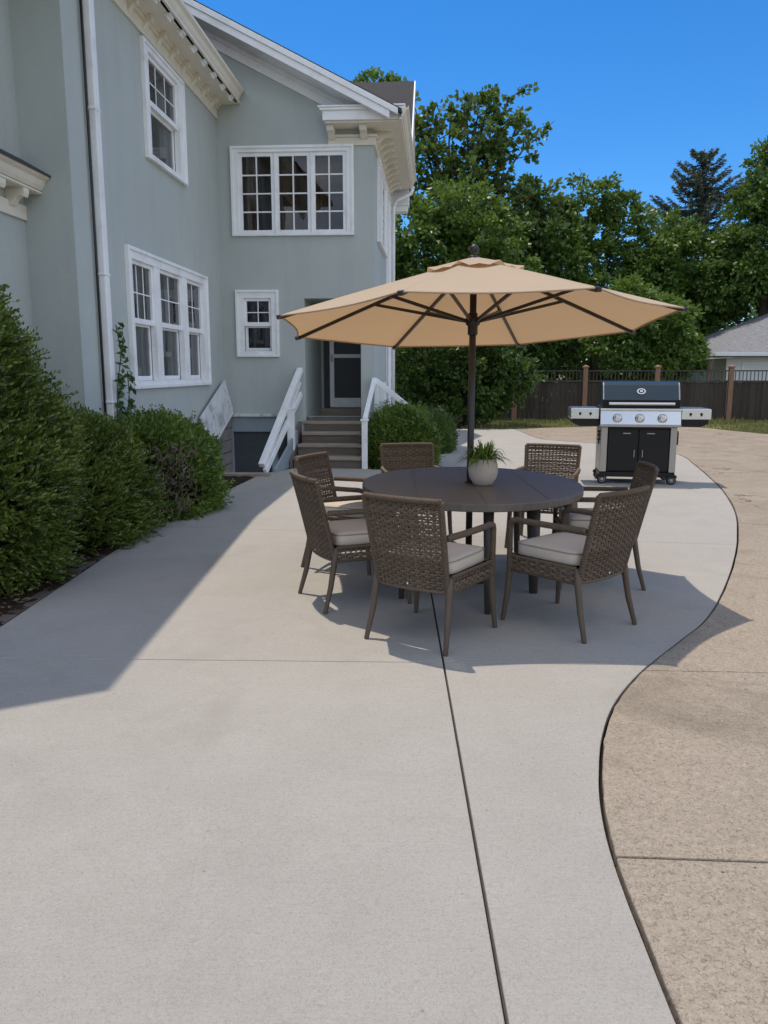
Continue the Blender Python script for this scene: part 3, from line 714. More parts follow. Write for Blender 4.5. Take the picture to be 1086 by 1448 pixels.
# right railing
mb = MB(sx); mb.box(2.448,2.540,-.99,-.90,.0,.765); mb.box(2.430,2.558,-1.008,-.882,.765,.80); mb.build('newel_post', M['trim'], st, bevel=.006)
mb = MB(sx); mb.bar((2.50,-.93,.80),(2.585,-.08,1.42),.07,.06); mb.build('handrail', M['trim'], st, bevel=.006)
mb = MB(sx); mb.box(2.585,2.665,-.12,-.04,.0,1.40); mb.build('newel_post', M['trim'], st, bevel=.006)
mb = MB(sx); mb.bar((2.60,-.09,1.40),(3.36,-.14,.80),.07,.085); mb.build('handrail', M['trim'], st, bevel=.006)
mb = MB(sx); mb.box(3.22,3.30,-.16,-.08,.0,.85); mb.build('newel_post', M['trim'], st, bevel=.006)
mb = MB(sx); mb.lathe([(.001,0),(.13,.0),(.15,.05),(.15,.12),(.10,.16),(.001,.17)], 20, (2.78,-.18,.72), 'y'); mb.box(2.77,2.79,-.2,.0,.0,.75); mb.build('vent_cover', M['trim'], st, bevel=.004)

# ------------------------------------------------------------------ fence, garage
fn_ = empty('wooden_fence', (6.5,26.3,0), math.atan2(-1.2,9.0))
tag(fn_, 'dark board fence with red brown capped posts behind the driveway', 'fence')
px_ = [-5.0+2.41*k-.03 for k in range(-1,9)]
off0 = -2.09+.0
posts = [-2.22+2.25*(k-1) for k in range(8)]
for i, x in enumerate(posts):
    mb = MB(); mb.box(x-.075,x+.075,-.12,.03,-.1,1.66); po = mb.build('post', M['fencepost'], fn_, bevel=.01)
    mb = MB(); mb.box(x-.10,x+.10,-.145,.055,1.66,1.70); mb.add([(x-.10,-.145,1.70),(x+.10,-.145,1.70),(x+.10,.055,1.70),(x-.10,.055,1.70),(x,-.045,1.75)],[(0,1,4),(1,2,4),(2,3,4),(3,0,4)]); mb.build('post_cap', M['fencepost'], po)
    if i < len(posts)-1:
        a = x+.08; b = posts[i+1]-.08; mb = MB(); xx = a
        while xx < b-.02:
            ww = min(.14+random.uniform(-.006,.006), b-xx); tz = 1.20+random.uniform(-.02,.012); ty = random.uniform(-.006,.006)
            mb.box(xx, xx+ww-.008, -.012+ty, .012+ty, -.05, tz); xx += ww
        pn = mb.build('board_panel', M['fence'], fn_)
        mb = MB(); mb.box(a,b,-.05,-.014,1.20,1.26); mb.box(a,b,-.055,.02,1.54,1.58); mb.build('rail', M['fencerail'], fn_)
        mb = MB(); xx = a+.06
        while xx < b: mb.box(xx-.012,xx+.012,-.03,-.012,1.262,1.538); xx += .115
        mb.build('picket_row', M['fencerail'], fn_)
gr = empty('garage', (12.05,28.6,0))
tag(gr, 'white garage with pale grey hipped shingle roof behind the fence', 'garage')
mb = MB(); mb.box(0,7,0,6,-.05,2.05); mb.build('wall', M['garage'], gr)
mb = MB(); e = .62; z = 2.06
mb.add([(-e,-e,z),(7+e,-e,z),(7+e,6+e,z),(-e,6+e,z),(-e,-e,z+.1),(7+e,-e,z+.1),(7+e,6+e,z+.1),(-e,6+e,z+.1),(3.2,3,z+1.85),(3.8,3,z+1.85)],
       [(0,1,2,3),(0,1,5,4),(1,2,6,5),(2,3,7,6),(3,0,4,7),(4,5,9,8),(5,6,9),(6,7,8,9),(7,4,8)])
mb.build('roof', M['garageroof'], gr)
mb = MB(); mb.box(-e-.02,7+e,-e-.08,-e-.002,z+.0,z+.11); mb.box(-e-.08,-e-.002,-e-.08,6+e,z+.0,z+.11); mb.build('gutter', M['garage'], gr, bevel=.01)
mb = MB()
for (a,b) in ((.55,2.0),(2.25,2.5),(2.75,4.4)):
    frame(mb, a, b, .1, 1.9, .07, .001, .03) if False else None
    mb.box(a,a+.06,-.035,-.002,.1,1.85); mb.box(b-.06,b,-.035,-.002,.1,1.85); mb.box(a+.06,b-.06,-.035,-.002,1.79,1.85); mb.box(a+.06,b-.06,-.03,-.002,1.0,1.06)
mb.build('door_panel', M['trim'], gr)
cf = empty('awning_frame', (11.3,28.2,0))
tag(cf, 'thin white crossbar on a slanted brown post behind the fence near the garage', 'frame')
mb = MB(); mb.bar((-.55,0,1.96),(.75,0,2.02),.10,.05); mb.build('crossbar', M['garage'], cf)
mb = MB(); mb.bar((-.22,.02,-.05),(.1,.02,1.94),.06,.06,(0,1,0)); mb.build('slanted_post', M['fencepost'], cf)

# ------------------------------------------------------------------ wicker chairs
def wobj(name, mats, parent): pass
def helix(mb, pts, r, rs, pitch, n=4, spt=7):
    """a strand wound round a path"""
    P = [Vector(p) for p in pts]; seg = [(P[i+1]-P[i]).length for i in range(len(P)-1)]; tot = sum(seg)
    turns = tot/pitch; m = int(turns*spt); out = []
    for i in range(m+1):
        s = tot*i/m; j = 0
        while j < len(seg)-1 and s > seg[j]: s -= seg[j]; j += 1
        t = (P[j+1]-P[j]).normalized(); c = P[j]+t*s
        up = Vector((0,0,1)) if abs(t.z) < .8 else Vector((0,1,0))
        a = t.cross(up).normalized(); b = t.cross(a); th = 2*math.pi*i/spt
        out.append(tuple(c + a*math.cos(th)*r + b*math.sin(th)*r))
    mb.tube(out, rs, n, True)
def weave(mb, surf, nrow, nst, w_, h_, amp, thick, rowjit=.12, stake=.006):
    """surf(u, v) -> (point, normal); over/under rows on vertical stakes"""
    for k in range(nst):
        u = (k+.5)/nst; pts = [tuple(surf(u, v/10)[0]) for v in range(11)]
        mb.tube(pts, stake, 5, False)
    seg = nst*3
    for r_ in range(nrow):
        ph = r_ % 2; v0 = (r_+.5+random.uniform(-rowjit,rowjit))/nrow; pts = []; nn = []
        slope = random.uniform(-.25,.25)/nrow
        for i in range(seg+1):
            u = i/seg
            p, q = surf(u, min(1,max(0,v0+slope*(u-.5)+random.uniform(-.06,.06)/nrow)))
            pts.append(Vector(p)+Vector(q)*amp*math.sin(math.pi*(u*nst-.5+.5)+math.pi*ph)); nn.append(Vector(q))
        V = []; F = []; hh = h_*random.uniform(.85,1.1)
        for i in range(seg+1):
            t = (pts[min(i+1,seg)]-pts[max(i-1,0)]).normalized(); q = nn[i]; s = t.cross(q).normalized(); q = s.cross(t)
            for a, b in ((1,.35),(.0,1),(-1,.35),(-1,-.35),(0,-1),(1,-.35)): V.append(tuple(pts[i]+s*a*hh/2+q*b*thick/2))
        F = [(i*6+k, i*6+(k+1)%6, (i+1)*6+(k+1)%6, (i+1)*6+k) for i in range(seg) for k in range(6)]
        mb.add(V, F)
CHAIR_GROUP = 'wicker armchairs around the dining table'
def make_chair():
    random.seed(21)
    t = empty('wicker_chair')
    HB = .228; HT = .248        # half widths of the back, bottom and top
    def back(u, v):
        x = -1+2*u; hw = HB+(HT-HB)*v
        y = -.235-.115*v-.01*v*v - .030*(1-x*x)
        z = .335+.53*v
        return Vector((x*hw, y, z)), Vector((.06*x*-1, -1, -.2)).normalized()
    mb = MB(); weave(mb, back, 33, 15, 0, .0145, .0056, .0075)
    bk = mb.build('backrest', M['wicker'], t, smooth=True)
    mb = MB()
    top = [tuple(back(u/12,1)[0]) for u in range(13)]; bot = [tuple(back(u/12,0)[0]) for u in range(13)]
    sl = [tuple(back(0,v/8)[0]) for v in range(9)]; sr = [tuple(back(1,v/8)[0]) for v in range(9)]
    for path in (top, sl, sr):
        mb.tube(path, .013, 8); helix(mb, path, .013, .0062, .0135)
    mb.tube(bot, .010, 8)
    mb.build('edge_wrap', M['wrap'], bk, smooth=True)
    # seat frame: woven aprons on three sides
    mb = MB(); z0, z1 = .335, .425
    def apron(p0, p1, nst):
        p0 = Vector(p0); p1 = Vector(p1); d = (p1-p0).normalized(); nrm = Vector((d.y,-d.x,0))
        def f(u, v):
            p = p0.lerp(p1,u); return Vector((p.x,p.y,z0+(z1-z0)*v)), nrm
        weave(mb, f, 5, nst, 0, .015, .005, .007)
    apron((-.25,-.22,0),(-.265,.25,0),13); apron((.265,.25,0),(.25,-.22,0),13); apron((-.265,.25,0),(.265,.25,0),15)
    for a,b in (((-.25,-.23),(-.265,.25)),((.265,.25),(.25,-.23)),((-.265,.25),(.265,.25))):
        for z in (z0,z1): mb.tube([(a[0],a[1],z),(b[0],b[1],z)], .010, 7)
    mb.box(-.25,.25,-.22,.24,.395,.412)
    mb.build('seat_frame', M['wicker'], t, smooth=False)
    # armrests with the front post
    for s in (-1,1):
        mb = MB()
        path = [(s*.252,-.285,.655),(s*.268,-.12,.655),(s*.275,.08,.655),(s*.275,.20,.655),(s*.273,.238,.645),(s*.270,.252,.615),(s*.268,.255,.52),(s*.267,.255,.34)]
        mb.tube(path, .0155, 8); helix(mb, path, .0150, .0062, .0135)
        mb.build('armrest', M['wrap'], t, smooth=True)
    # legs
    for sx_, y0, y1, yo in ((-1,-.225,-.315,0),(1,-.225,-.315,0),(-1,.25,.285,0),(1,.25,.285,0)):
        mb = MB(); xo = .255 if y0 > 0 else .238
        mb.tube([(sx_*xo,y0,.42),(sx_*(xo+.004),y0+(y1-y0)*.15,.34),(sx_*(xo+.012),y0+(y1-y0)*.5,.17),(sx_*(xo+.026),y1,.006),(sx_*(xo+.026),y1,.0)], [.021,.021,.0185,.0145,.0135], 10)
        mb.build('leg', M['chairleg'], t, smooth=True, bevel=0)
    # cushion: soft box with piping
    bm = bmesh.new(); n = 12
    V = {}
    hx, hy, z0, z1 = .238, .232, .425, .512
    def sq(i): return -1+2*i/n
    me = MB(); 
    rad = .05
    def rim(k, z, inset):
        out = []
        for i in range(40):
            a = 2*math.pi*i/40; c, s_ = math.cos(a), math.sin(a); e = .22
            out.append((math.copysign(abs(c)**e,c)*(hx-inset), math.copysign(abs(s_)**e,s_)*(hy-inset)+.012, z))
        return out
    rings = [rim(0,z0,.03),rim(0,z0+.006,.008),rim(0,z0+.02,.0),rim(0,z1-.022,.0),rim(0,z1-.010,.004),rim(0,z1,.014),rim(0,z1+.006,.05),rim(0,z1+.012,.11),rim(0,z1+.014,.17)]
    P = [p for r_ in rings for p in r_]; m = 40
    me.add(P, [(i*m+k,i*m+(k+1)%m,(i+1)*m+(k+1)%m,(i+1)*m+k) for i in range(len(rings)-1) for k in range(m)]+[tuple(range(m))[::-1], tuple((len(rings)-1)*m+k for k in range(m))])
    cu = me.build('cushion', M['cushion'], t, smooth=True)
    mb = MB()
    for z in (z1-.010, z0+.012):
        r_ = rim(0,z,.0); mb.tube(r_+[r_[0]], .0045, 5, False)
    mb.build('piping', M['piping'], cu, smooth=True)
    mb = MB(); mb.lathe([(.001,-.008),(.007,-.006),(.008,0),(.001,.001)], 8, (0,-.285,.37), 'y'); mb.build('rivet', M['steel'], bk)
    bm.free()
    return t
chair0 = make_chair()
TC = Vector((.64,5.85,0))
# (x, y, facing angle from +y towards -x in degrees, label)
CH = [
 (.29,4.62,-33,'wicker chair nearest the camera, its woven back to us'),
 (1.15,4.83,41,'wicker chair at right front, turned away with beige cushion showing beside its arm'),
 (1.57,5.84,86,'wicker chair at the right of the table, partly hidden behind another chair back'),
 (-.20,5.36,-66,'wicker chair at left front with its beige cushion in the sun'),
 (-.26,6.36,-114,'wicker chair at left rear standing close behind another, facing the camera side'),
 (.28,7.2,-170,'wicker chair at the far side in front of the shrub and steps'),
 (1.45,7.12,159,'wicker chair at the far side in front of the grill, holes in its weave'),
]
for i,(x,y,a,lb) in enumerate(CH):
    c_ = chair0 if i == 0 else copy_tree(chair0)
    c_.location = (x,y,0); c_.rotation_euler = (0,0,R(a)); tag(c_, lb, 'chair', CHAIR_GROUP)

# ------------------------------------------------------------------ table, umbrella, pot
tb = empty('dining_table', TC)
tag(tb, 'round dark dining table under the tan umbrella', 'table')
RXT, RYT = .80, .99
mb = MB(); n = 96
def ring(rx, ry, z): return [(rx*math.cos(2*math.pi*k/n), ry*math.sin(2*math.pi*k/n), z) for k in range(n)]
rs = [ring(RXT-.03,RYT-.03,.69),ring(RXT-.004,RYT-.004,.69),ring(RXT,RYT,.695),ring(RXT,RYT,.735),ring(RXT-.004,RYT-.004,.740),ring(RXT-.02,RYT-.02,.7405)]
P = [p for r_ in rs for p in r_]
mb.add(P, [(i*n+k,i*n+(k+1)%n,(i+1)*n+(k+1)%n,(i+1)*n+k) for i in range(5) for k in range(n)])
# top boards with thin open seams
def chord(x): return (RYT-.02)*math.sqrt(max(0,1-(x/(RXT-.02))**2))
mb.add(ring(RXT-.02,RYT-.02,.7365), [tuple(range(n))])
xs = [-(RXT-.02),-.415,-.0,.415,(RXT-.02)]
for a,b in zip(xs,xs[1:]):
    a2 = a+.002; b2 = b-.002; k = 24
    up_ = [(a2+(b2-a2)*i/k, chord(a2+(b2-a2)*i/k), .7402) for i in range(k+1)]
    dn_ = [(x,-y_,z) for x,y_,z in up_][::-1]
    mb.poly(up_+dn_)
mb.build('tabletop', M['tabletop'], tb)
mb = MB(); mb.lathe([(.03,.741),(.05,.741),(.052,.744),(.03,.746)], 24); mb.build('umbrella_hole_ring', M['pole'], tb)
for (x,y,w_) in ((.03,-.86,.034),(-.52,-.50,.034),(.42,-.36,.05),(-.45,.55,.034),(.45,.55,.034)):
    mb = MB(); mb.tube([(x*.96,y*.96,.69),(x*.98,y*.98,.35),(x,y,0)], [w_*1.05,w_*.85,w_*.6], 10); mb.build('leg', M['tableleg'], tb, smooth=True)
mb = MB(); mb.box(-.45,.45,-.03,.03,.64,.688); mb.box(-.03,.03,-.7,.7,.641,.687); mb.build('underframe', M['tableleg'], tb)

UC = Vector((.635,5.86,0))
um = empty('patio_umbrella', UC)
tag(um, 'large tan canvas patio umbrella tilted slightly over the round table', 'umbrella')
TLT = lambda x, y: -.084*y + .018*x
UR = 1.42; ZR, ZA = 1.885, 2.325
def cz(t): return ZA + (ZR-ZA)*t + .006*math.sin(math.pi*t)
def canopy_pt(k, u, t, dz=0, scale=1):
    a0 = math.pi/8+k*math.pi/4; a1 = a0+math.pi/4
    p0 = Vector((math.cos(a0),math.sin(a0),0)); p1 = Vector((math.cos(a1),math.sin(a1),0))
    p = p0.lerp(p1,u)*UR*t; p *= 1-.035*math.sin(math.pi*u)*t*t
    z = cz(t) - .028*math.sin(math.pi*u)*math.sin(math.pi*min(1,t*.9)) + dz
    return (p.x, p.y, z + TLT(p.x,p.y))
mb = MB(); NA, NT = 8, 12
for k in range(8):
    V = [canopy_pt(k, i/NA, .03+.97*j/NT) for j in range(NT+1) for i in range(NA+1)]
    mb.add(V, [(j*(NA+1)+i, j*(NA+1)+i+1, (j+1)*(NA+1)+i+1, (j+1)*(NA+1)+i) for j in range(NT) for i in range(NA)])
cn = mb.build('canopy', M['canvas'], um, smooth=True, normals=False)
mb = MB()   # hem rolled round the edge, seams along the ribs
for k in range(8): mb.tube([canopy_pt(k,i/NA,1.0,-.004) for i in range(NA+1)], .006, 5, False)
mb.build('hem', M['canvas'], cn, smooth=True)
mb = MB()
for k in range(8):
    V = []
    for j in range(6):
        for i in range(9):
            t = .02+.235*j/5; x,y,z = canopy_pt(k,i/8,t)
            lift = .020+.004*(j/5)+ (.008*math.cos(i/8*4*math.pi) if j == 5 else 0)
            V.append((x,y,z+lift))
    mb.add(V, [(j*9+i,j*9+i+1,(j+1)*9+i+1,(j+1)*9+i) for j in range(5) for i in range(8)])
mb.build('vent', M['canvas'], um, smooth=True, normals=False)
zt = ZA+.012
mb = MB(); mb.lathe([(.045,zt-.01),(.04,zt+.012),(.018,zt+.02),(.016,zt+.035),(.03,zt+.045),(.034,zt+.062),(.028,zt+.082),(.001,zt+.092)], 16); mb.build('finial', M['pole'], um, smooth=True)
mb = MB(); mb.tube([(0,0,.03),(0,0,1.0),(0,0,ZA-.02)], .0245, 14); mb.build('pole', M['pole'], um, smooth=True)
mb = MB(); mb.lathe([(.16,0),(.16,.03),(.14,.05),(.05,.06),(.04,.14),(.026,.145)], 24); mb.build('base', M['pole'], um, smooth=True, bevel=.004)
ZH = 1.90
mb = MB(); mb.lathe([(.026,ZA-.16),(.045,ZA-.15),(.045,ZA-.11),(.026,ZA-.10)], 16); mb.build('crown_hub', M['pole'], um, smooth=True)
mb = MB(); mb.lathe([(.026,ZH-.10),(.036,ZH-.09),(.036,ZH-.035),(.052,ZH-.02),(.052,ZH+.025),(.034,ZH+.03),(.034,ZH+.055),(.026,ZH+.06)], 16)
mb.build('runner_hub', M['pole'], um, smooth=True)
for k in range(8):
    mb = MB(); pts = []
    for j in range(9):
        t = .06+.935*j/8; x,y,z = canopy_pt(k,0,t,-.016); pts.append((x,y,z))
    for a,b in zip(pts,pts[1:]): mb.bar(a,b,.016,.024)
    rb = mb.build('rib', M['pole'], um)
    mb = MB(); x,y,z = canopy_pt(k,0,.53,-.024); a = math.pi/8+k*math.pi/4
    mb.bar((.045*math.cos(a),.045*math.sin(a),ZH),(x,y,z),.014,.022); mb.build('strut', M['pole'], rb)
    mb = MB(); x,y,z = canopy_pt(k,0,.985,-.012); x2,y2,z2 = canopy_pt(k,0,1.012,-.01); mb.bar((x,y,z),(x2,y2,z2),.03,.028); mb.build('tip_cap', M['pole'], rb, bevel=.004)

pt = empty('potted_plant', (.715,5.73,.7405))
tag(pt, 'bushy green grass plant in a round cream pot on the dining table', 'potted plant')
mb = MB(); mb.lathe([(.001,.004),(.058,.0),(.070,.008),(.098,.055),(.107,.10),(.104,.145),(.095,.185),(.092,.192),(.086,.190),(.088,.17),(.001,.165)], 40); mb.build('pot', M['pot'], pt, smooth=True)
mb = MB(); random.seed(4)
for k in range(210):
    a = random.uniform(0,2*math.pi); r0 = random.uniform(0,.06); rise = random.uniform(.05,.185)
    reach = random.uniform(.03,.225)*(1.15-.5*rise/.19); w_ = random.uniform(.005,.010)
    V = []; m = 7; dx, dy = math.cos(a), math.sin(a); tw = random.uniform(-.3,.3)
    for j in range(m+1):
        t = j/m; rr = r0+reach*t; z = .165+rise*(1.9*t-1.25*t*t*(.6+reach*6))
        z = max(z,.12) if rr > .1 else max(z,.17)
        ww = w_*(1-.95*t**2.2)*min(1,.5+t*2); cx, cy = dx*rr, dy*rr
        V += [(cx-dy*ww, cy+dx*ww, z), (cx+dy*ww, cy-dx*ww, z+tw*ww)]
    mb.add(V, [(2*j,2*j+1,2*j+3,2*j+2) for j in range(m)])
mb.build('foliage', M['potleaf'], pt, smooth=True, normals=False)
mb = MB(); mb.lathe([(.001,.172),(.087,.170),(.087,.160)], 24); mb.build('soil', M['mulch'], pt)

# ------------------------------------------------------------------ gas grill
gl = empty('gas_grill', (3.55,11.3,0), R(-9))
tag(gl, 'black gas grill with stainless control panel and side shelves at the patio edge', 'grill')
CW, CD = .505, .30
mb = MB(); mb.box(-CW+.09,CW-.09,-CD+.02,CD,.17,.80); mb.box(-CW,CW,-CD,CD,.10,.168); mb.build('cabinet', M['cab'], gl, bevel=.008)
for s in (-1,1):
    mb = MB(); mb.box(s*.005 if s > 0 else -CW+.10, CW-.10 if s > 0 else -.005, -CD-.008,-CD+.018,.19,.765)
    d_ = mb.build('cabinet_door', M['cab'], gl, bevel=.006)
    mb = MB(); x = s*.055; mb.tube([(x,-CD-.03,.38),(x,-CD-.03,.48)], .006, 8); mb.box(s*.16-.05,s*.16+.05,-CD-.014,-CD-.006,.70,.712); mb.build('handle', M['hub'], d_)
    mb = MB(); mb.hexa([(s*CW-.045*(s+1)-0,-CD-.012,.172),(s*CW-.045*(s-1),-CD-.012,.172),(s*CW-.045*(s-1),CD,.172),(s*CW-.045*(s+1),CD,.172),
                        (s*CW-.045*(s+1),-CD-.012,.79),(s*CW-.045*(s-1),-CD-.012,.79),(s*CW-.045*(s-1),CD,.79),(s*CW-.045*(s+1),CD,.79)]) if False else mb.box(min(s*CW,s*(CW-.088)),max(s*CW,s*(CW-.088)),-CD-.012,CD,.172,.79)
    mb.build('leg_trim', M['steelwarm'], gl, bevel=.006)
mb = MB(); mb.hexa([(-.53,-CD-.095,.80),(.53,-CD-.095,.80),(.53,CD,.80),(-.53,CD,.80),(-.53,-CD-.045,1.02),(.53,-CD-.045,1.02),(.53,CD,1.02),(-.53,CD,1.02)])
mb.box(-.535,.535,-CD-.075,-CD+.02,1.02,1.05)
cp = mb.build('control_panel', M['steel'], gl, bevel=.006)
mb = MB(); mb.box(-.535,.535,-CD-.104,-CD-.08,.80,.835); mb.build('lower_strip', M['steelwarm'], cp, bevel=.004)
mb = MB(); mb.box(-.50,.50,-CD+.0,CD-.01,.77,.80); mb.build('drip_tray', M['cab'], gl)
for x in (-.305,-.01,.285):
    mb = MB(); c0 = (x,-CD-.072,.915)
    mb.lathe([(.055,.0),(.055,-.012),(.047,-.016),(.042,-.02),(.038,-.045),(.030,-.05),(.001,-.05)], 24, c0, 'y'); mb.box(x-.006,x+.006,-CD-.125,-CD-.12,.915,.945)
    mb.build('knob', M['steel'], gl, smooth=False)
    mb = MB(); mb.lathe([(.062,.004),(.062,-.008),(.056,-.010)], 24, c0, 'y'); mb.build('knob_bezel', M['cab'], gl)
# lid: front apron, slanted face, curved back
mb = MB(); pr = [(-CD-.045,1.052),(-CD-.055,1.165),(-CD+.03,1.36),(-CD+.06,1.395),(-CD+.12,1.41),(.10,1.41),(.22,1.36),(CD,1.15),(CD,1.052)]
mb.prism(pr, lambda u,v,t: (t,u,v), -.505, .505); li = mb.build('lid', M['lid'], gl, bevel=.012)
mb = MB(); mb.prism([(-CD-.050,1.056),(-CD-.061,1.162),(-CD-.045,1.166),(-CD-.03,1.056)], lambda u,v,t: (t,u,v), -.507, .507); mb.build('lid_band', M['cab'], li)
mb = MB()
for s in (-1,1): mb.prism([(-CD-.058,1.168),(-CD+.027,1.362),(-CD+.06,1.398),(-CD+.06,1.385),(-CD+.03,1.35),(-CD-.04,1.168)], lambda u,v,t: (t,u,v), s*.498-.008, s*.498+.008)
mb.build('lid_edge', M['hub'], li)
mb = MB(); mb.tube([(-.43,-CD-.115,1.115),(.43,-CD-.115,1.115)], .019, 14)
for s in (-1,1): mb.box(s*.40-.02,s*.40+.02,-CD-.11,-CD-.05,1.10,1.13)
mb.build('lid_handle', M['steel'], li, smooth=False)
bc = Vector((0,-CD-.004,1.275)); tl_ = math.atan2(.085,.195)
def obadge(rx, ry, d0, d1, n=28):
    f = lambda a, d: (rx*math.cos(a), bc.y - math.cos(tl_)*d + math.sin(tl_)*ry*math.sin(a), bc.z + math.sin(tl_)*d + math.cos(tl_)*ry*math.sin(a))
    v = [f(2*math.pi*k/n,d0) for k in range(n)]+[f(2*math.pi*k/n,d1) for k in range(n)]
    return v, [(k,(k+1)%n,n+(k+1)%n,n+k) for k in range(n)]+[tuple(range(n,2*n))]
mb = MB(); mb.add(*obadge(.058,.042,-.01,.014)); bd = mb.build('badge', M['steel'], li)
mb = MB(); mb.add(*obadge(.040,.027,.012,.0165)); mb.build('badge_dial', M['cab'], li)
mb = MB(); mb.add(*obadge(.022,.014,.016,.019)); mb.build('badge_mark', M['steel'], li)
for s in (-1,1):
    mb = MB(); a = .54; b = .93
    mb.prism([(s*a,.90),(s*b,.90),(s*b,1.03),(s*(b-.02),1.05),(s*a,1.05)], lambda u,v,t: (u,t,v), -CD-.02, CD-.06)
    sh = mb.build('side_shelf', M['steel'], gl, bevel=.012)
    mb = MB(); mb.prism([(s*a,.80),(s*(b-.13),.80),(s*(b-.03),.845),(s*(b-.03),.897),(s*a,.897)], lambda u,v,t: (u,t,v), -CD+.0, CD-.08); mb.build('shelf_bracket', M['cab'], sh)
    for q in (.66,.80):
        mb = MB(); mb.lathe([(.018,.0),(.018,-.006),(.010,-.010),(.001,-.010)], 12, (s*q,-CD-.021,.975), 'y'); mb.box(s*q-.003,s*q+.003,-CD-.05,-CD-.03,.945,.975); mb.build('tool_hook', M['cab'], sh)
    mb = MB(); mb.tube([(s*(CW+.02),-CD+.05,.55),(s*(CW+.02),-CD+.05,.72)], .01, 8)
    for q in (.6,.66,.71): mb.box(s*(CW+.0),s*(CW+.035),-CD+.1,-CD+.13,q,q+.025)
    mb.build('side_bracket', M['cab'], gl)
    for y in (-CD+.02, CD-.05):
        mb = MB(); x = s*(CW-.04)
        mb.lathe([(.042,-.022),(.062,-.018),(.066,-.008),(.066,.008),(.062,.018),(.042,.022)], 24, (x,y,.066), 'y'); wh = mb.build('caster', M['rubber'], gl, smooth=True)
        mb = MB(); mb.lathe([(.001,-.026),(.020,-.026),(.024,-.020),(.040,-.0225),(.046,-.020),(.046,.020),(.001,.021)], 20, (x,y,.066), 'y'); mb.build('caster_hub', M['hub'], wh)
        mb = MB(); mb.box(x-.03,x+.03,y-.012,y+.012,.08,.10) if False else mb.prism([(-.075,.10),(.075,.10),(.06,.135),(-.06,.135)], lambda u,v,t: (x+u,y+t,v-.001), -.028, .028); mb.build('caster_mount', M['cab'], wh)

# ------------------------------------------------------------------ planting
def tagplant(name, loc, label, cat, group=None):
    o = empty(name, loc); tag(o, label, cat, group); return o
def limb_tubes(mb, base, h, r, tips, lean=(0,0)):
    b = Vector(base); top = b+Vector((lean[0],lean[1],h))
    mb.tube([b, b.lerp(top,.3)+Vector((.05,0,0)), b.lerp(top,.65), top], [r*1.25,r,r*.7,r*.4], 9)
    for tp in tips:
        tp = Vector(tp); s = b.lerp(top, random.uniform(.35,.9)); mid = s.lerp(tp,.5)+Vector((0,0,.12*(tp-s).length))
        mb.tube([s, s.lerp(mid,.6), mid, tp], [r*.42,r*.33,r*.22,r*.08], 6)
def crown_leaves(blobs, per_m2, leafL, leafW, clump_r, per_clump, droop=.25, inner=.25):
    out = []
    for (cx,cy,cz_,rx,ry,rz) in blobs:
        area = 4*math.pi*((rx*ry)**1.6/3+(rx*rz)**1.6/3+(ry*rz)**1.6/3)**(1/1.6)
        n = max(3,int(area*per_m2))
        d = rdir(n); rad = np.where(rng.random(n) < inner, rng.uniform(.3,.8,n), rng.uniform(.82,1.08,n))
        cc = np.array([cx,cy,cz_]) + d*np.array([rx,ry,rz])*rad[:,None]
        cr = clump_r*rng.uniform(.6,1.3,n)
        k = per_clump
        dd = rng.normal(size=(n,k,3))*np.array([1,1,.6]); dd = dd/np.maximum(np.linalg.norm(dd,axis=2,keepdims=True),1e-6)*(rng.random((n,k,1))**.5)
        pos = cc[:,None,:] + dd*cr[:,None,None]
        dr = dd*1.0 + d[:,None,:]*.55 + rng.normal(size=(n,k,3))*.45 + np.array([0,0,-droop])
        pos = pos.reshape(-1,3); dr = dr.reshape(-1,3)
        ok = pos[:,2] > .02
        pos, dr = pos[ok], dr[ok]
        m = len(pos)
        out.append(leaves(pos, dr, leafL*rng.uniform(.6,1.25,m), leafW*rng.uniform(.6,1.25,m)))
    return np.concatenate(out)
def tree(name, loc, label, blobs, m, trunk_h, trunk_r, per=3.0, leafL=.24, leafW=.15, clump=.42, pc=34, inner=.3, group=None, cat='tree', limbs=True):
    per *= .80; pc = int(pc*1.45); leafL *= .95; leafW *= .92; clump *= .9
    o = tagplant(name, loc, label, cat, group)
    quads('crown', crown_leaves(blobs, per, leafL, leafW, clump, pc, inner=inner), m, o)
    mb = MB(); limb_tubes(mb, (0,0,-.05), trunk_h, trunk_r, [(b[0],b[1],b[2]) for b in blobs]); mb.build('trunk', M['bark'], o, smooth=True)
    return o
random.seed(13)
TG = 'trees growing beyond the fence'
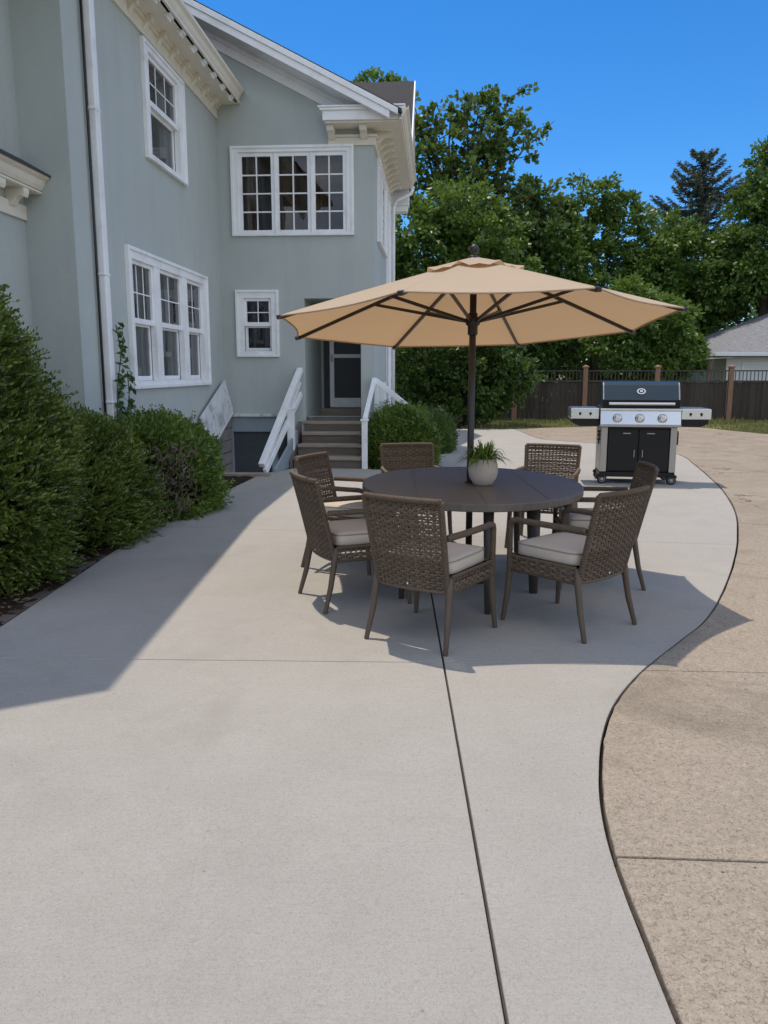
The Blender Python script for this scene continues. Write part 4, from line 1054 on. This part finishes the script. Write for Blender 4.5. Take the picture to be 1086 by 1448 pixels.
# tall open tree beside the roof
def branching_tree(name, loc, label, limbs, m, group):
    """limbs: tips of the main limbs; twigs and leaf clusters grow along them"""
    o = tagplant(name, loc, label, 'tree', group); mb = MB(); C = []; D = []
    base = Vector((0,0,-.05)); fork = Vector((-.25,0,5.2)); mb.tube([base, Vector((.05,0,2.5)), fork], [.24,.19,.15], 9)
    def cluster(p, d, k):
        for _ in range(k):
            r = Vector((random.gauss(0,1),random.gauss(0,1),random.gauss(0,.8))).normalized()
            C.append(tuple(p + r*random.uniform(.03,.30))); D.append(tuple(r + d*.5 + Vector((0,0,-.15))))
    for tip in limbs:
        tip = Vector(tip); a = fork; b = a.lerp(tip,.5)+Vector((random.gauss(0,.2),random.gauss(0,.2),.35))
        P = [a, a.lerp(b,.5)+Vector((0,0,.15)), b, b.lerp(tip,.55)+Vector((0,0,.15)), tip]
        mb.tube(P, [.10,.075,.055,.035,.012], 6)
        n = max(5,int((tip-a).length*2.3))
        for q in range(n):
            t = .30+.70*(q+random.random())/n; f = t*4; e = min(3,int(f)); p = P[e].lerp(P[e+1], f-e)
            d = Vector((random.gauss(0,1),random.gauss(0,.8),random.gauss(.35,.6))).normalized(); l = random.uniform(.45,1.15)*(1.15-.45*t)
            e1 = p+d*l; mb.tube([p, p.lerp(e1,.5)+Vector((0,0,.05)), e1], [.022,.014,.006], 4, False)
            cluster(e1, d, random.randint(11,20)); cluster(p.lerp(e1,.6), d, random.randint(2,6))
            if random.random() < .6:
                d2 = (d+Vector((random.gauss(0,.8),random.gauss(0,.8),random.gauss(.1,.5)))).normalized(); e2 = e1+d2*random.uniform(.25,.55)
                mb.tube([e1,e2],[.008,.004],4,False); cluster(e2, d2, random.randint(5,11))
        cluster(tip, Vector((0,0,1)), 20)
    C = np.array(C); n = len(C)
    quads('crown', leaves(C, np.array(D), .25*rng.uniform(.65,1.25,n), .19*rng.uniform(.65,1.2,n)), m, o)
    mb.build('trunk', M['bark'], o, smooth=True); return o
branching_tree('tall_tree', (3.2,33,0), 'tall open crowned tree with sky showing between its branches, beside the house roof',
     [(-2.12,0,11.85),(-2.44,.3,9.85),(-1.80,-.3,10.85),(-1.06,.4,10.75),(-0.64,0,11.45),(0.00,.3,11.95),(0.53,-.2,11.95),(0.95,.2,12.15),(1.59,0,11.85),(2.12,.2,11.15),(2.65,0,10.55),(1.27,-.3,10.85),(0.32,.3,10.45),(-0.64,-.4,9.65),(-2.33,0,8.45),(-1.27,.3,8.45),(0.85,.2,9.45),(1.80,.1,8.95),(2.33,.2,8.15),(3.29,0,8.65),(3.92,.1,8.15),(1.27,.5,7.95),(3.07,.3,7.25),(-0.21,-.3,8.05)], M['sparse'], TG)
tree('maple_tree', (1.6,28.5,0), 'dense bright green tree against the house corner below the tall open tree',
     [(-.6,0,5.6,1.6,1.5,1.7),(.9,.4,6.3,1.7,1.5,1.5),(2.1,.2,5.3,1.5,1.5,1.5),(0,0,4,2.2,1.6,1.4),(2,0,3.6,2,1.5,1.3),(-1.0,-.3,3.9,1.2,1.2,1.4)], M['light'], 4.5, .16, per=4.2, leafL=.22, leafW=.13, clump=.40, pc=34, group=TG)
tree('lilac_bush', (2.35,23.3,0), 'big dark leafy bush standing in front of the fence end',
     [(-1.0,0,1.7,1.1,1.1,1.3),(.3,0,1.9,1.3,1.2,1.4),(1.2,.3,1.6,.85,1.0,1.05),(-.3,0,.9,1.6,1.1,.9),(.2,.3,3.0,1.5,1.1,.9)], M['dark'], 2.2, .07, per=8.0, leafL=.17, leafW=.10, clump=.28, pc=30, cat='bush')
tree('broad_tree', (6.2,34,0), 'dark broad tree behind the umbrella top with a bare twig rising from it',
     [(-1.2,0,6.8,1.5,1.4,1.3),(.3,0,6.9,1.5,1.4,1.2),(-.6,0,5.0,2.0,1.6,1.6),(1.4,0,5.6,1.5,1.4,1.7),(0,0,3,2.6,1.6,1.7),(-.35,0,8.6,.55,.5,.5),(.1,0,7.9,.8,.6,.6)], M['mid'], 6.5, .16, per=3.3, leafL=.25, leafW=.14, clump=.42, pc=32, group=TG)
tree('bushy_tree', (9.0,35,0), 'mid green tree with the rounded tallest top left of the spruce',
     [(-.4,0,8.3,1.2,1.1,1.3),(.9,0,7.5,1.2,1.1,1.3),(-1.5,0,7.0,1.1,1.1,1.4),(0,0,5.3,2.2,1.6,1.6),(1.8,0,5.6,1.3,1.3,1.5),(.2,0,3.2,2.6,1.6,1.6)], M['mid'], 6.5, .17, per=3.2, leafL=.25, leafW=.15, clump=.42, pc=30, group=TG)
tree('round_tree', (11.9,34.5,0), 'yellowish green round tree in front of the spruce trunk',
     [(-.3,0,6.7,1.3,1.2,1.2),(.9,.2,6.2,1.2,1.2,1.2),(-.9,0,5.2,1.4,1.3,1.4),(.6,0,4.3,1.9,1.4,1.5),(0,0,2.6,2.2,1.5,1.4)], M['light'], 5, .15, per=3.5, leafL=.24, leafW=.14, clump=.40, pc=30, group=TG)
tree('shade_tree', (15.2,33.0,0), 'large dark green tree at the right edge over the garage',
     [(-.6,0,7.3,1.2,1.3,1.4),(.4,0,9.0,1.4,1.4,1.5),(-.5,.2,8.3,.9,.9,1.0),(-1.2,0,5.6,1.35,1.4,1.5),(.6,0,5.8,2.0,1.8,2.0),(-1.0,.9,4.9,1.3,1.3,1.1),(1.2,1.2,5.2,1.8,1.6,1.2),(2.6,0,7.5,2,1.6,2),(-1.9,2.2,4.4,1.2,1.2,1.3),(-2.2,2.5,2.9,1.1,1.2,1.2)], M['mid'], 6.5, .22, per=4.2, leafL=.21, leafW=.13, clump=.38, pc=34, group=TG)
tree('low_tree', (8.9,28.6,0), 'pale feathery sumac like shrub leaning over the fence behind the grill',
     [(0,0,3.5,1.3,1.1,.9),(1.1,0,3.0,1.1,1.0,.9),(-.8,0,2.7,1.0,1,.8),(.5,0,2.0,1.6,1.1,.8),(1.6,.2,2.1,.9,.9,.7),(-.3,0,4.2,.8,.8,.5)], M['light'], 3, .09, per=5.0, leafL=.26, leafW=.11, clump=.34, pc=28, group=TG)
tree('roof_tree', (-.6,52,0), 'pale tree top just showing over the roof ridge',
     [(0,0,18.3,1.1,1,1.0),(1.3,0,18.2,.9,1,.9),(-.9,0,17.6,.9,1,.8),(.4,0,16,2,1.5,1.5)], M['light'], 17, .2, per=1.8, leafL=.3, leafW=.2, clump=.4, pc=20, group=TG)
# spruce
sp_ = tagplant('spruce_tree', (17.3,46,0), 'dark spruce with drooping tiered branches standing above the other trees', 'tree')
mb = MB(); mb.tube([(0,0,0),(0,0,6),(.05,0,13.4)], [.25,.18,.02], 8)
lc, ld = [], []
random.seed(31)
z = 6.0
while z < 13.3:
    t = (13.4-z)/7.4; L_ = .35+4.3*t**.72
    for k in range(9 if z < 12 else 6):
        a = random.uniform(0,2*math.pi); l = L_*random.uniform(.7,1.1)
        p0 = Vector((0,0,z+random.uniform(-.15,.15))); d = Vector((math.cos(a),math.sin(a),0))
        mid = p0+d*l*.55+Vector((0,0,-.04*l)); tip = p0+d*l+Vector((0,0,.30*l))
        mb.tube([p0,mid,tip],[.035,.022,.008],5)
        m = int(70*l)+12
        for i in range(m):
            s = (i+.5)/m; q = p0.lerp(mid,s*2) if s < .5 else mid.lerp(tip,s*2-1)
            w_ = .16*(1-s*.6)
            lc.append((q.x+random.gauss(0,w_*.6), q.y+random.gauss(0,w_*.6), q.z-abs(random.gauss(0,.10))+.03)); ld.append((d.x+random.gauss(0,.5), d.y+random.gauss(0,.5), random.gauss(-.1,.35)))
    z += .40*(.6+.5*t)
mb.build('trunk', M['bark'], sp_, smooth=True)
lc = np.array(lc); quads('crown', leaves(lc, np.array(ld), rng.uniform(.14,.30,len(lc)), .06), M['needle'], sp_)
# dark wood filling the distance below the crowns
blobs = [(x, 41+random.uniform(-2,2), random.uniform(1.5,3.2), 2.4, 1.5, random.uniform(2.4,3.4)) for x in range(-2,34,2)]
o = quads('far_woods', crown_leaves(blobs, 2.0, .34, .22, .5, 26, inner=.2), M['dark']); tag(o, 'dark mass of woodland closing the view behind the garden trees', 'woods', kind='stuff')
# trees the windows and grill see behind the camera are not needed

# yew sprays for the clipped evergreens
def sprays(P, D, L, nn, nl, nw, m, name, parent, updir=.35):
    n = len(P); D = unit(D + np.array([0,0,updir]) + rng.normal(size=(n,3))*.35)
    side = unit(np.cross(D, rdir(n)*.5+np.array([0,0,1]))); up = np.cross(side, D)
    L = L*rng.uniform(.7,1.3,n)
    t = np.linspace(.05,1,nn); C = []; Dd = []; ll = []
    for i, ti in enumerate(t):
        for s in (-1,1):
            C.append(P + D*(L*ti)[:,None] + side*(s*nl*.42*(1-.4*ti)) + up*(-.10*L*ti*ti)[:,None])
            Dd.append(D*.75 + side*s*(1-.6*ti) + up*.15 + rng.normal(size=(n,3))*.15); ll.append(np.full(n, nl*(1-.35*ti)))
    C = np.concatenate(C); Dd = np.concatenate(Dd); ll = np.concatenate(ll)*rng.uniform(.75,1.2,len(C))
    return quads(name, leaves(C, Dd, ll, nw, .1), m, parent)
def shell_pts(n, prof, rx, ry, lump=.10, seed=0):
    """points on a lumpy surface of revolution; prof(t)->(radius factor, z) t in 0..1"""
    a = rng.uniform(0,2*math.pi,n); t = rng.random(n)
    pr = np.array([prof(x) for x in np.linspace(0,1,60)]); r = np.interp(t, np.linspace(0,1,60), pr[:,0]); z = np.interp(t, np.linspace(0,1,60), pr[:,1])
    lm = 1+lump*(np.sin(a*5+z*4+seed)+np.sin(a*3-z*7+seed*2)*.8+np.sin(a*9+z*11)*.5)
    depth = 1-.22*rng.random(n)**2.5
    r = r*lm*depth
    P = np.stack([np.cos(a)*r*rx, np.sin(a)*r*ry, z],1)
    dz = np.gradient(pr[:,1]); dr = np.gradient(pr[:,0]); slope = np.interp(t, np.linspace(0,1,60), np.arctan2(-dr, np.maximum(dz,1e-4)))
    D = np.stack([np.cos(a)*np.cos(slope)/rx, np.sin(a)*np.cos(slope)/ry, np.sin(slope)],1)
    keep = rng.random(n) < np.clip(r*1.2,.15,1)
    return P[keep], unit(D)[keep]
def stems(mb, n, rad, h, r=.012):
    for k in range(n):
        a = random.uniform(0,6.28); b = random.uniform(0,6.28)
        mb.tube([(.1*math.cos(a),.1*math.sin(a),-.03),(.35*rad*math.cos(a),.35*rad*math.sin(a),h*.45),(rad*.8*math.cos(a+.3),rad*.8*math.sin(a+.3),h*random.uniform(.6,.9))],[r*1.4,r,r*.5],5)
yw = tagplant('yew_bush', (-3.12,5.75,0), 'tall clipped dark yew at the left edge in front of the house wall', 'bush')
def yprof(t):
    z = .05+2.5*t; return (1.0 if t < .18 else max(.02,(1-((t-.18)/.82)**1.7)))*(.86 if t > .26 else .60+t), z
P, D = shell_pts(8200, yprof, .90, .95, .07, 1)
P[:,0] -= .03*P[:,2]
sprays(P, D, .20, 9, .060, .017, M['yew'], 'foliage', yw, .25)
k_ = rng.choice(len(P), 130); sprays(P[k_]+D[k_]*.02, D[k_], .20, 9, .045, .012, M['yew'], 'stray_shoots', yw, .7)
mb = MB(); stems(mb, 14, .6, 1.7, .02); mb.build('branches', M['bark'], yw)
yw2 = tagplant('yew_bush', (-2.99,7.35,0), 'low yew mound between the tall yew and the bare twigged hedge', 'bush')
def lprof(h, p=2.2, f=.8): return lambda t: ((1-abs(2*min(max(t,.0),1)-.75)**p if t > .375 else f+(1-f)*t/.375), .03+h*t) 
def moundprof(h):
    def f(t):
        th = t*math.pi/2*1.15-.24
        return max(.02,math.cos(max(th,-.3))**.75), max(.02,.18*h+h*.82*math.sin(th))
    return f
P, D = shell_pts(4600, moundprof(1.02), .66, .85, .09, 4)
sprays(P, D, .19, 8, .062, .019, M['yew'], 'foliage', yw2, .3)
k_ = rng.choice(len(P), 90); sprays(P[k_]+D[k_]*.02, D[k_], .17, 8, .042, .012, M['yew'], 'stray_shoots', yw2, .6)
mb = MB(); stems(mb, 12, .5, .8); mb.build('branches', M['bark'], yw2)
hb = tagplant('hedge_bush', (-2.62,9.05,0), 'rounded hedge with a patch of bare brown twigs under the wide window', 'bush')
P, D = shell_pts(7000, moundprof(1.0), .68, 1.15, .10, 8)
bare = (np.abs(P[:,1]+.75) < .42) & (np.abs(P[:,2]-.48) < .33) & (P[:,0] > -.1)
keep = ~bare | (rng.random(len(P)) < .10)
P, D = P[keep], D[keep]
k = 5; Q = np.repeat(P,k,0)+rng.normal(size=(len(P)*k,3))*.045; DQ = np.repeat(D,k,0)+rng.normal(size=(len(P)*k,3))*.7+np.array([0,0,.3])
quads('foliage', leaves(Q, DQ, rng.uniform(.045,.10,len(Q)), rng.uniform(.018,.034,len(Q))), M['boxleaf'], hb)
k_ = rng.choice(len(P), 200); sprays(P[k_]+D[k_]*.02, D[k_], .14, 5, .055, .02, M['boxleaf'], 'stray_shoots', hb, .9)
mb = MB(); stems(mb, 16, .55, .8)
for k in range(240):
    p = Vector((random.uniform(.15,.62), -.75+random.uniform(-.42,.42), random.uniform(.12,.8))); d = Vector((random.uniform(-.1,.35),random.uniform(-1,1),random.uniform(-.7,.7)))*.09
    b2 = Vector((random.gauss(0,.03),random.gauss(0,.03),random.gauss(0,.03)))
    mb.tube([p-d,p+b2,p+d],[.006,.005,.003],4)
mb.build('branches', M['twig'], hb)
# shrubs beside the steps
def mound(name, loc, label, rx, ry, h, n, m, ll=.055, seed=1):
    o = tagplant(name, loc, label, 'bush')
    P, D = shell_pts(n, moundprof(h), rx, ry, .07, seed); k = 5
    Q = np.repeat(P,k,0)+rng.normal(size=(len(P)*k,3))*.04; DQ = np.repeat(D,k,0)+rng.normal(size=(len(P)*k,3))*.6+np.array([0,0,.5])
    quads('foliage', leaves(Q, DQ, rng.uniform(.5,1.1,len(Q))*ll*1.6, rng.uniform(.3,.5,len(Q))*ll), m, o)
    k_ = rng.choice(len(P), 220); sprays(P[k_]+D[k_]*.02, D[k_], .16, 5, .055, .02, m, 'stray_shoots', o, .9)
    mb = MB(); stems(mb, 10, rx*.7, h*.8, .009); mb.build('branches', M['bark'], o); return o
mound('boxwood_bush', (.28,13.35,0), 'bright green mounded shrub beside the porch steps', .60,.60,.92,7000,M['boxleaf'],.055,3)
mound('boxwood_bush', (.92,15.9,0), 'smaller darker shrub tucked behind the mounded shrub by the steps', .46,.75,.72,5000,M['dark'],.055,6)
mb = MB(); mb.poly([(-.3,12.9,-.012),(.25,12.78,-.012),(.88,14.4,-.012),(1.22,17.5,-.012),(1.5,20.2,-.012),(1.7,21.9,-.012),(.4,22,-.012),(-.1,14,-.012)]); tag(mb.build('side_bed', M['mulch']), kind='structure')
# vine on the downspout
vn = tagplant('climbing_vine', h2w(.1,-4.98), 'thin leafy vine climbing the white downspout by the wide window', 'vine')
mb = MB(); pts = []; random.seed(8)
paths = [[(0,0,.3),(.03,.03,.9),(.02,.0,1.4),(.05,.1,1.75),(.02,.05,2.05)],[(0,.05,.4),(.05,.14,.95),(.08,.2,1.3),(.06,.24,1.55)],[(.02,.1,.8),(.06,.35,.95),(.06,.55,.93)],[(0,-.05,.6),(.03,-.10,1.1),(.05,-.06,1.5)]]
lc = []; 
for p in paths:
    mb.tube(p, .006, 5)
    for a,b in zip(p,p[1:]):
        for k in range(17):
            q = Vector(a).lerp(Vector(b),random.random()); lc.append((q.x+random.uniform(0,.06),q.y+random.gauss(0,.04),q.z+random.gauss(0,.03)))
mb.build('stem', M['bark'], vn)
lc = np.array(lc); dl = rng.normal(size=(len(lc),3))*.5+np.array([.5,0,-.5]); quads('foliage', leaves(lc, dl, rng.uniform(.07,.12,len(lc)), rng.uniform(.04,.065,len(lc))), M['vine'], vn)
# grass along the fence
n = 52000
gx = rng.uniform(2.2,15,n); gy = rng.uniform(17.5,26.6,n)
edge = np.interp(gx, [2.2,3.6,5.2,7.4,8.5,9.1,9.5,11,14,15.5], [22.1,22.1,22.6,23.4,23.6,21.4,20.2,19.4,18.8,18.6])
den = np.sin(gx*2.1)*np.sin(gy*1.7+gx)+np.sin(gx*5.3+gy*3.1)*.6
keep = (gy > edge+rng.normal(size=n)*.18) & (den+rng.normal(size=n)*.6 > np.where(gx > 8.2,.25,-.1))
gx, gy = gx[keep], gy[keep]; n = len(gx); hh = rng.uniform(.03,.09,n)*(1+.9*(np.sin(gx*4.1+gy*2.3) > .8))*np.where(gx > 8.2,1.5,1)
c = np.stack([gx,gy,-.05+hh*.5],1); d = np.stack([rng.normal(size=n)*.35,rng.normal(size=n)*.35,np.ones(n)],1)
o = quads('grass', leaves(c,d,hh,rng.uniform(.015,.035,n),.05), M['grass']); tag(o, 'ragged grass along the foot of the fence', 'grass', kind='stuff')
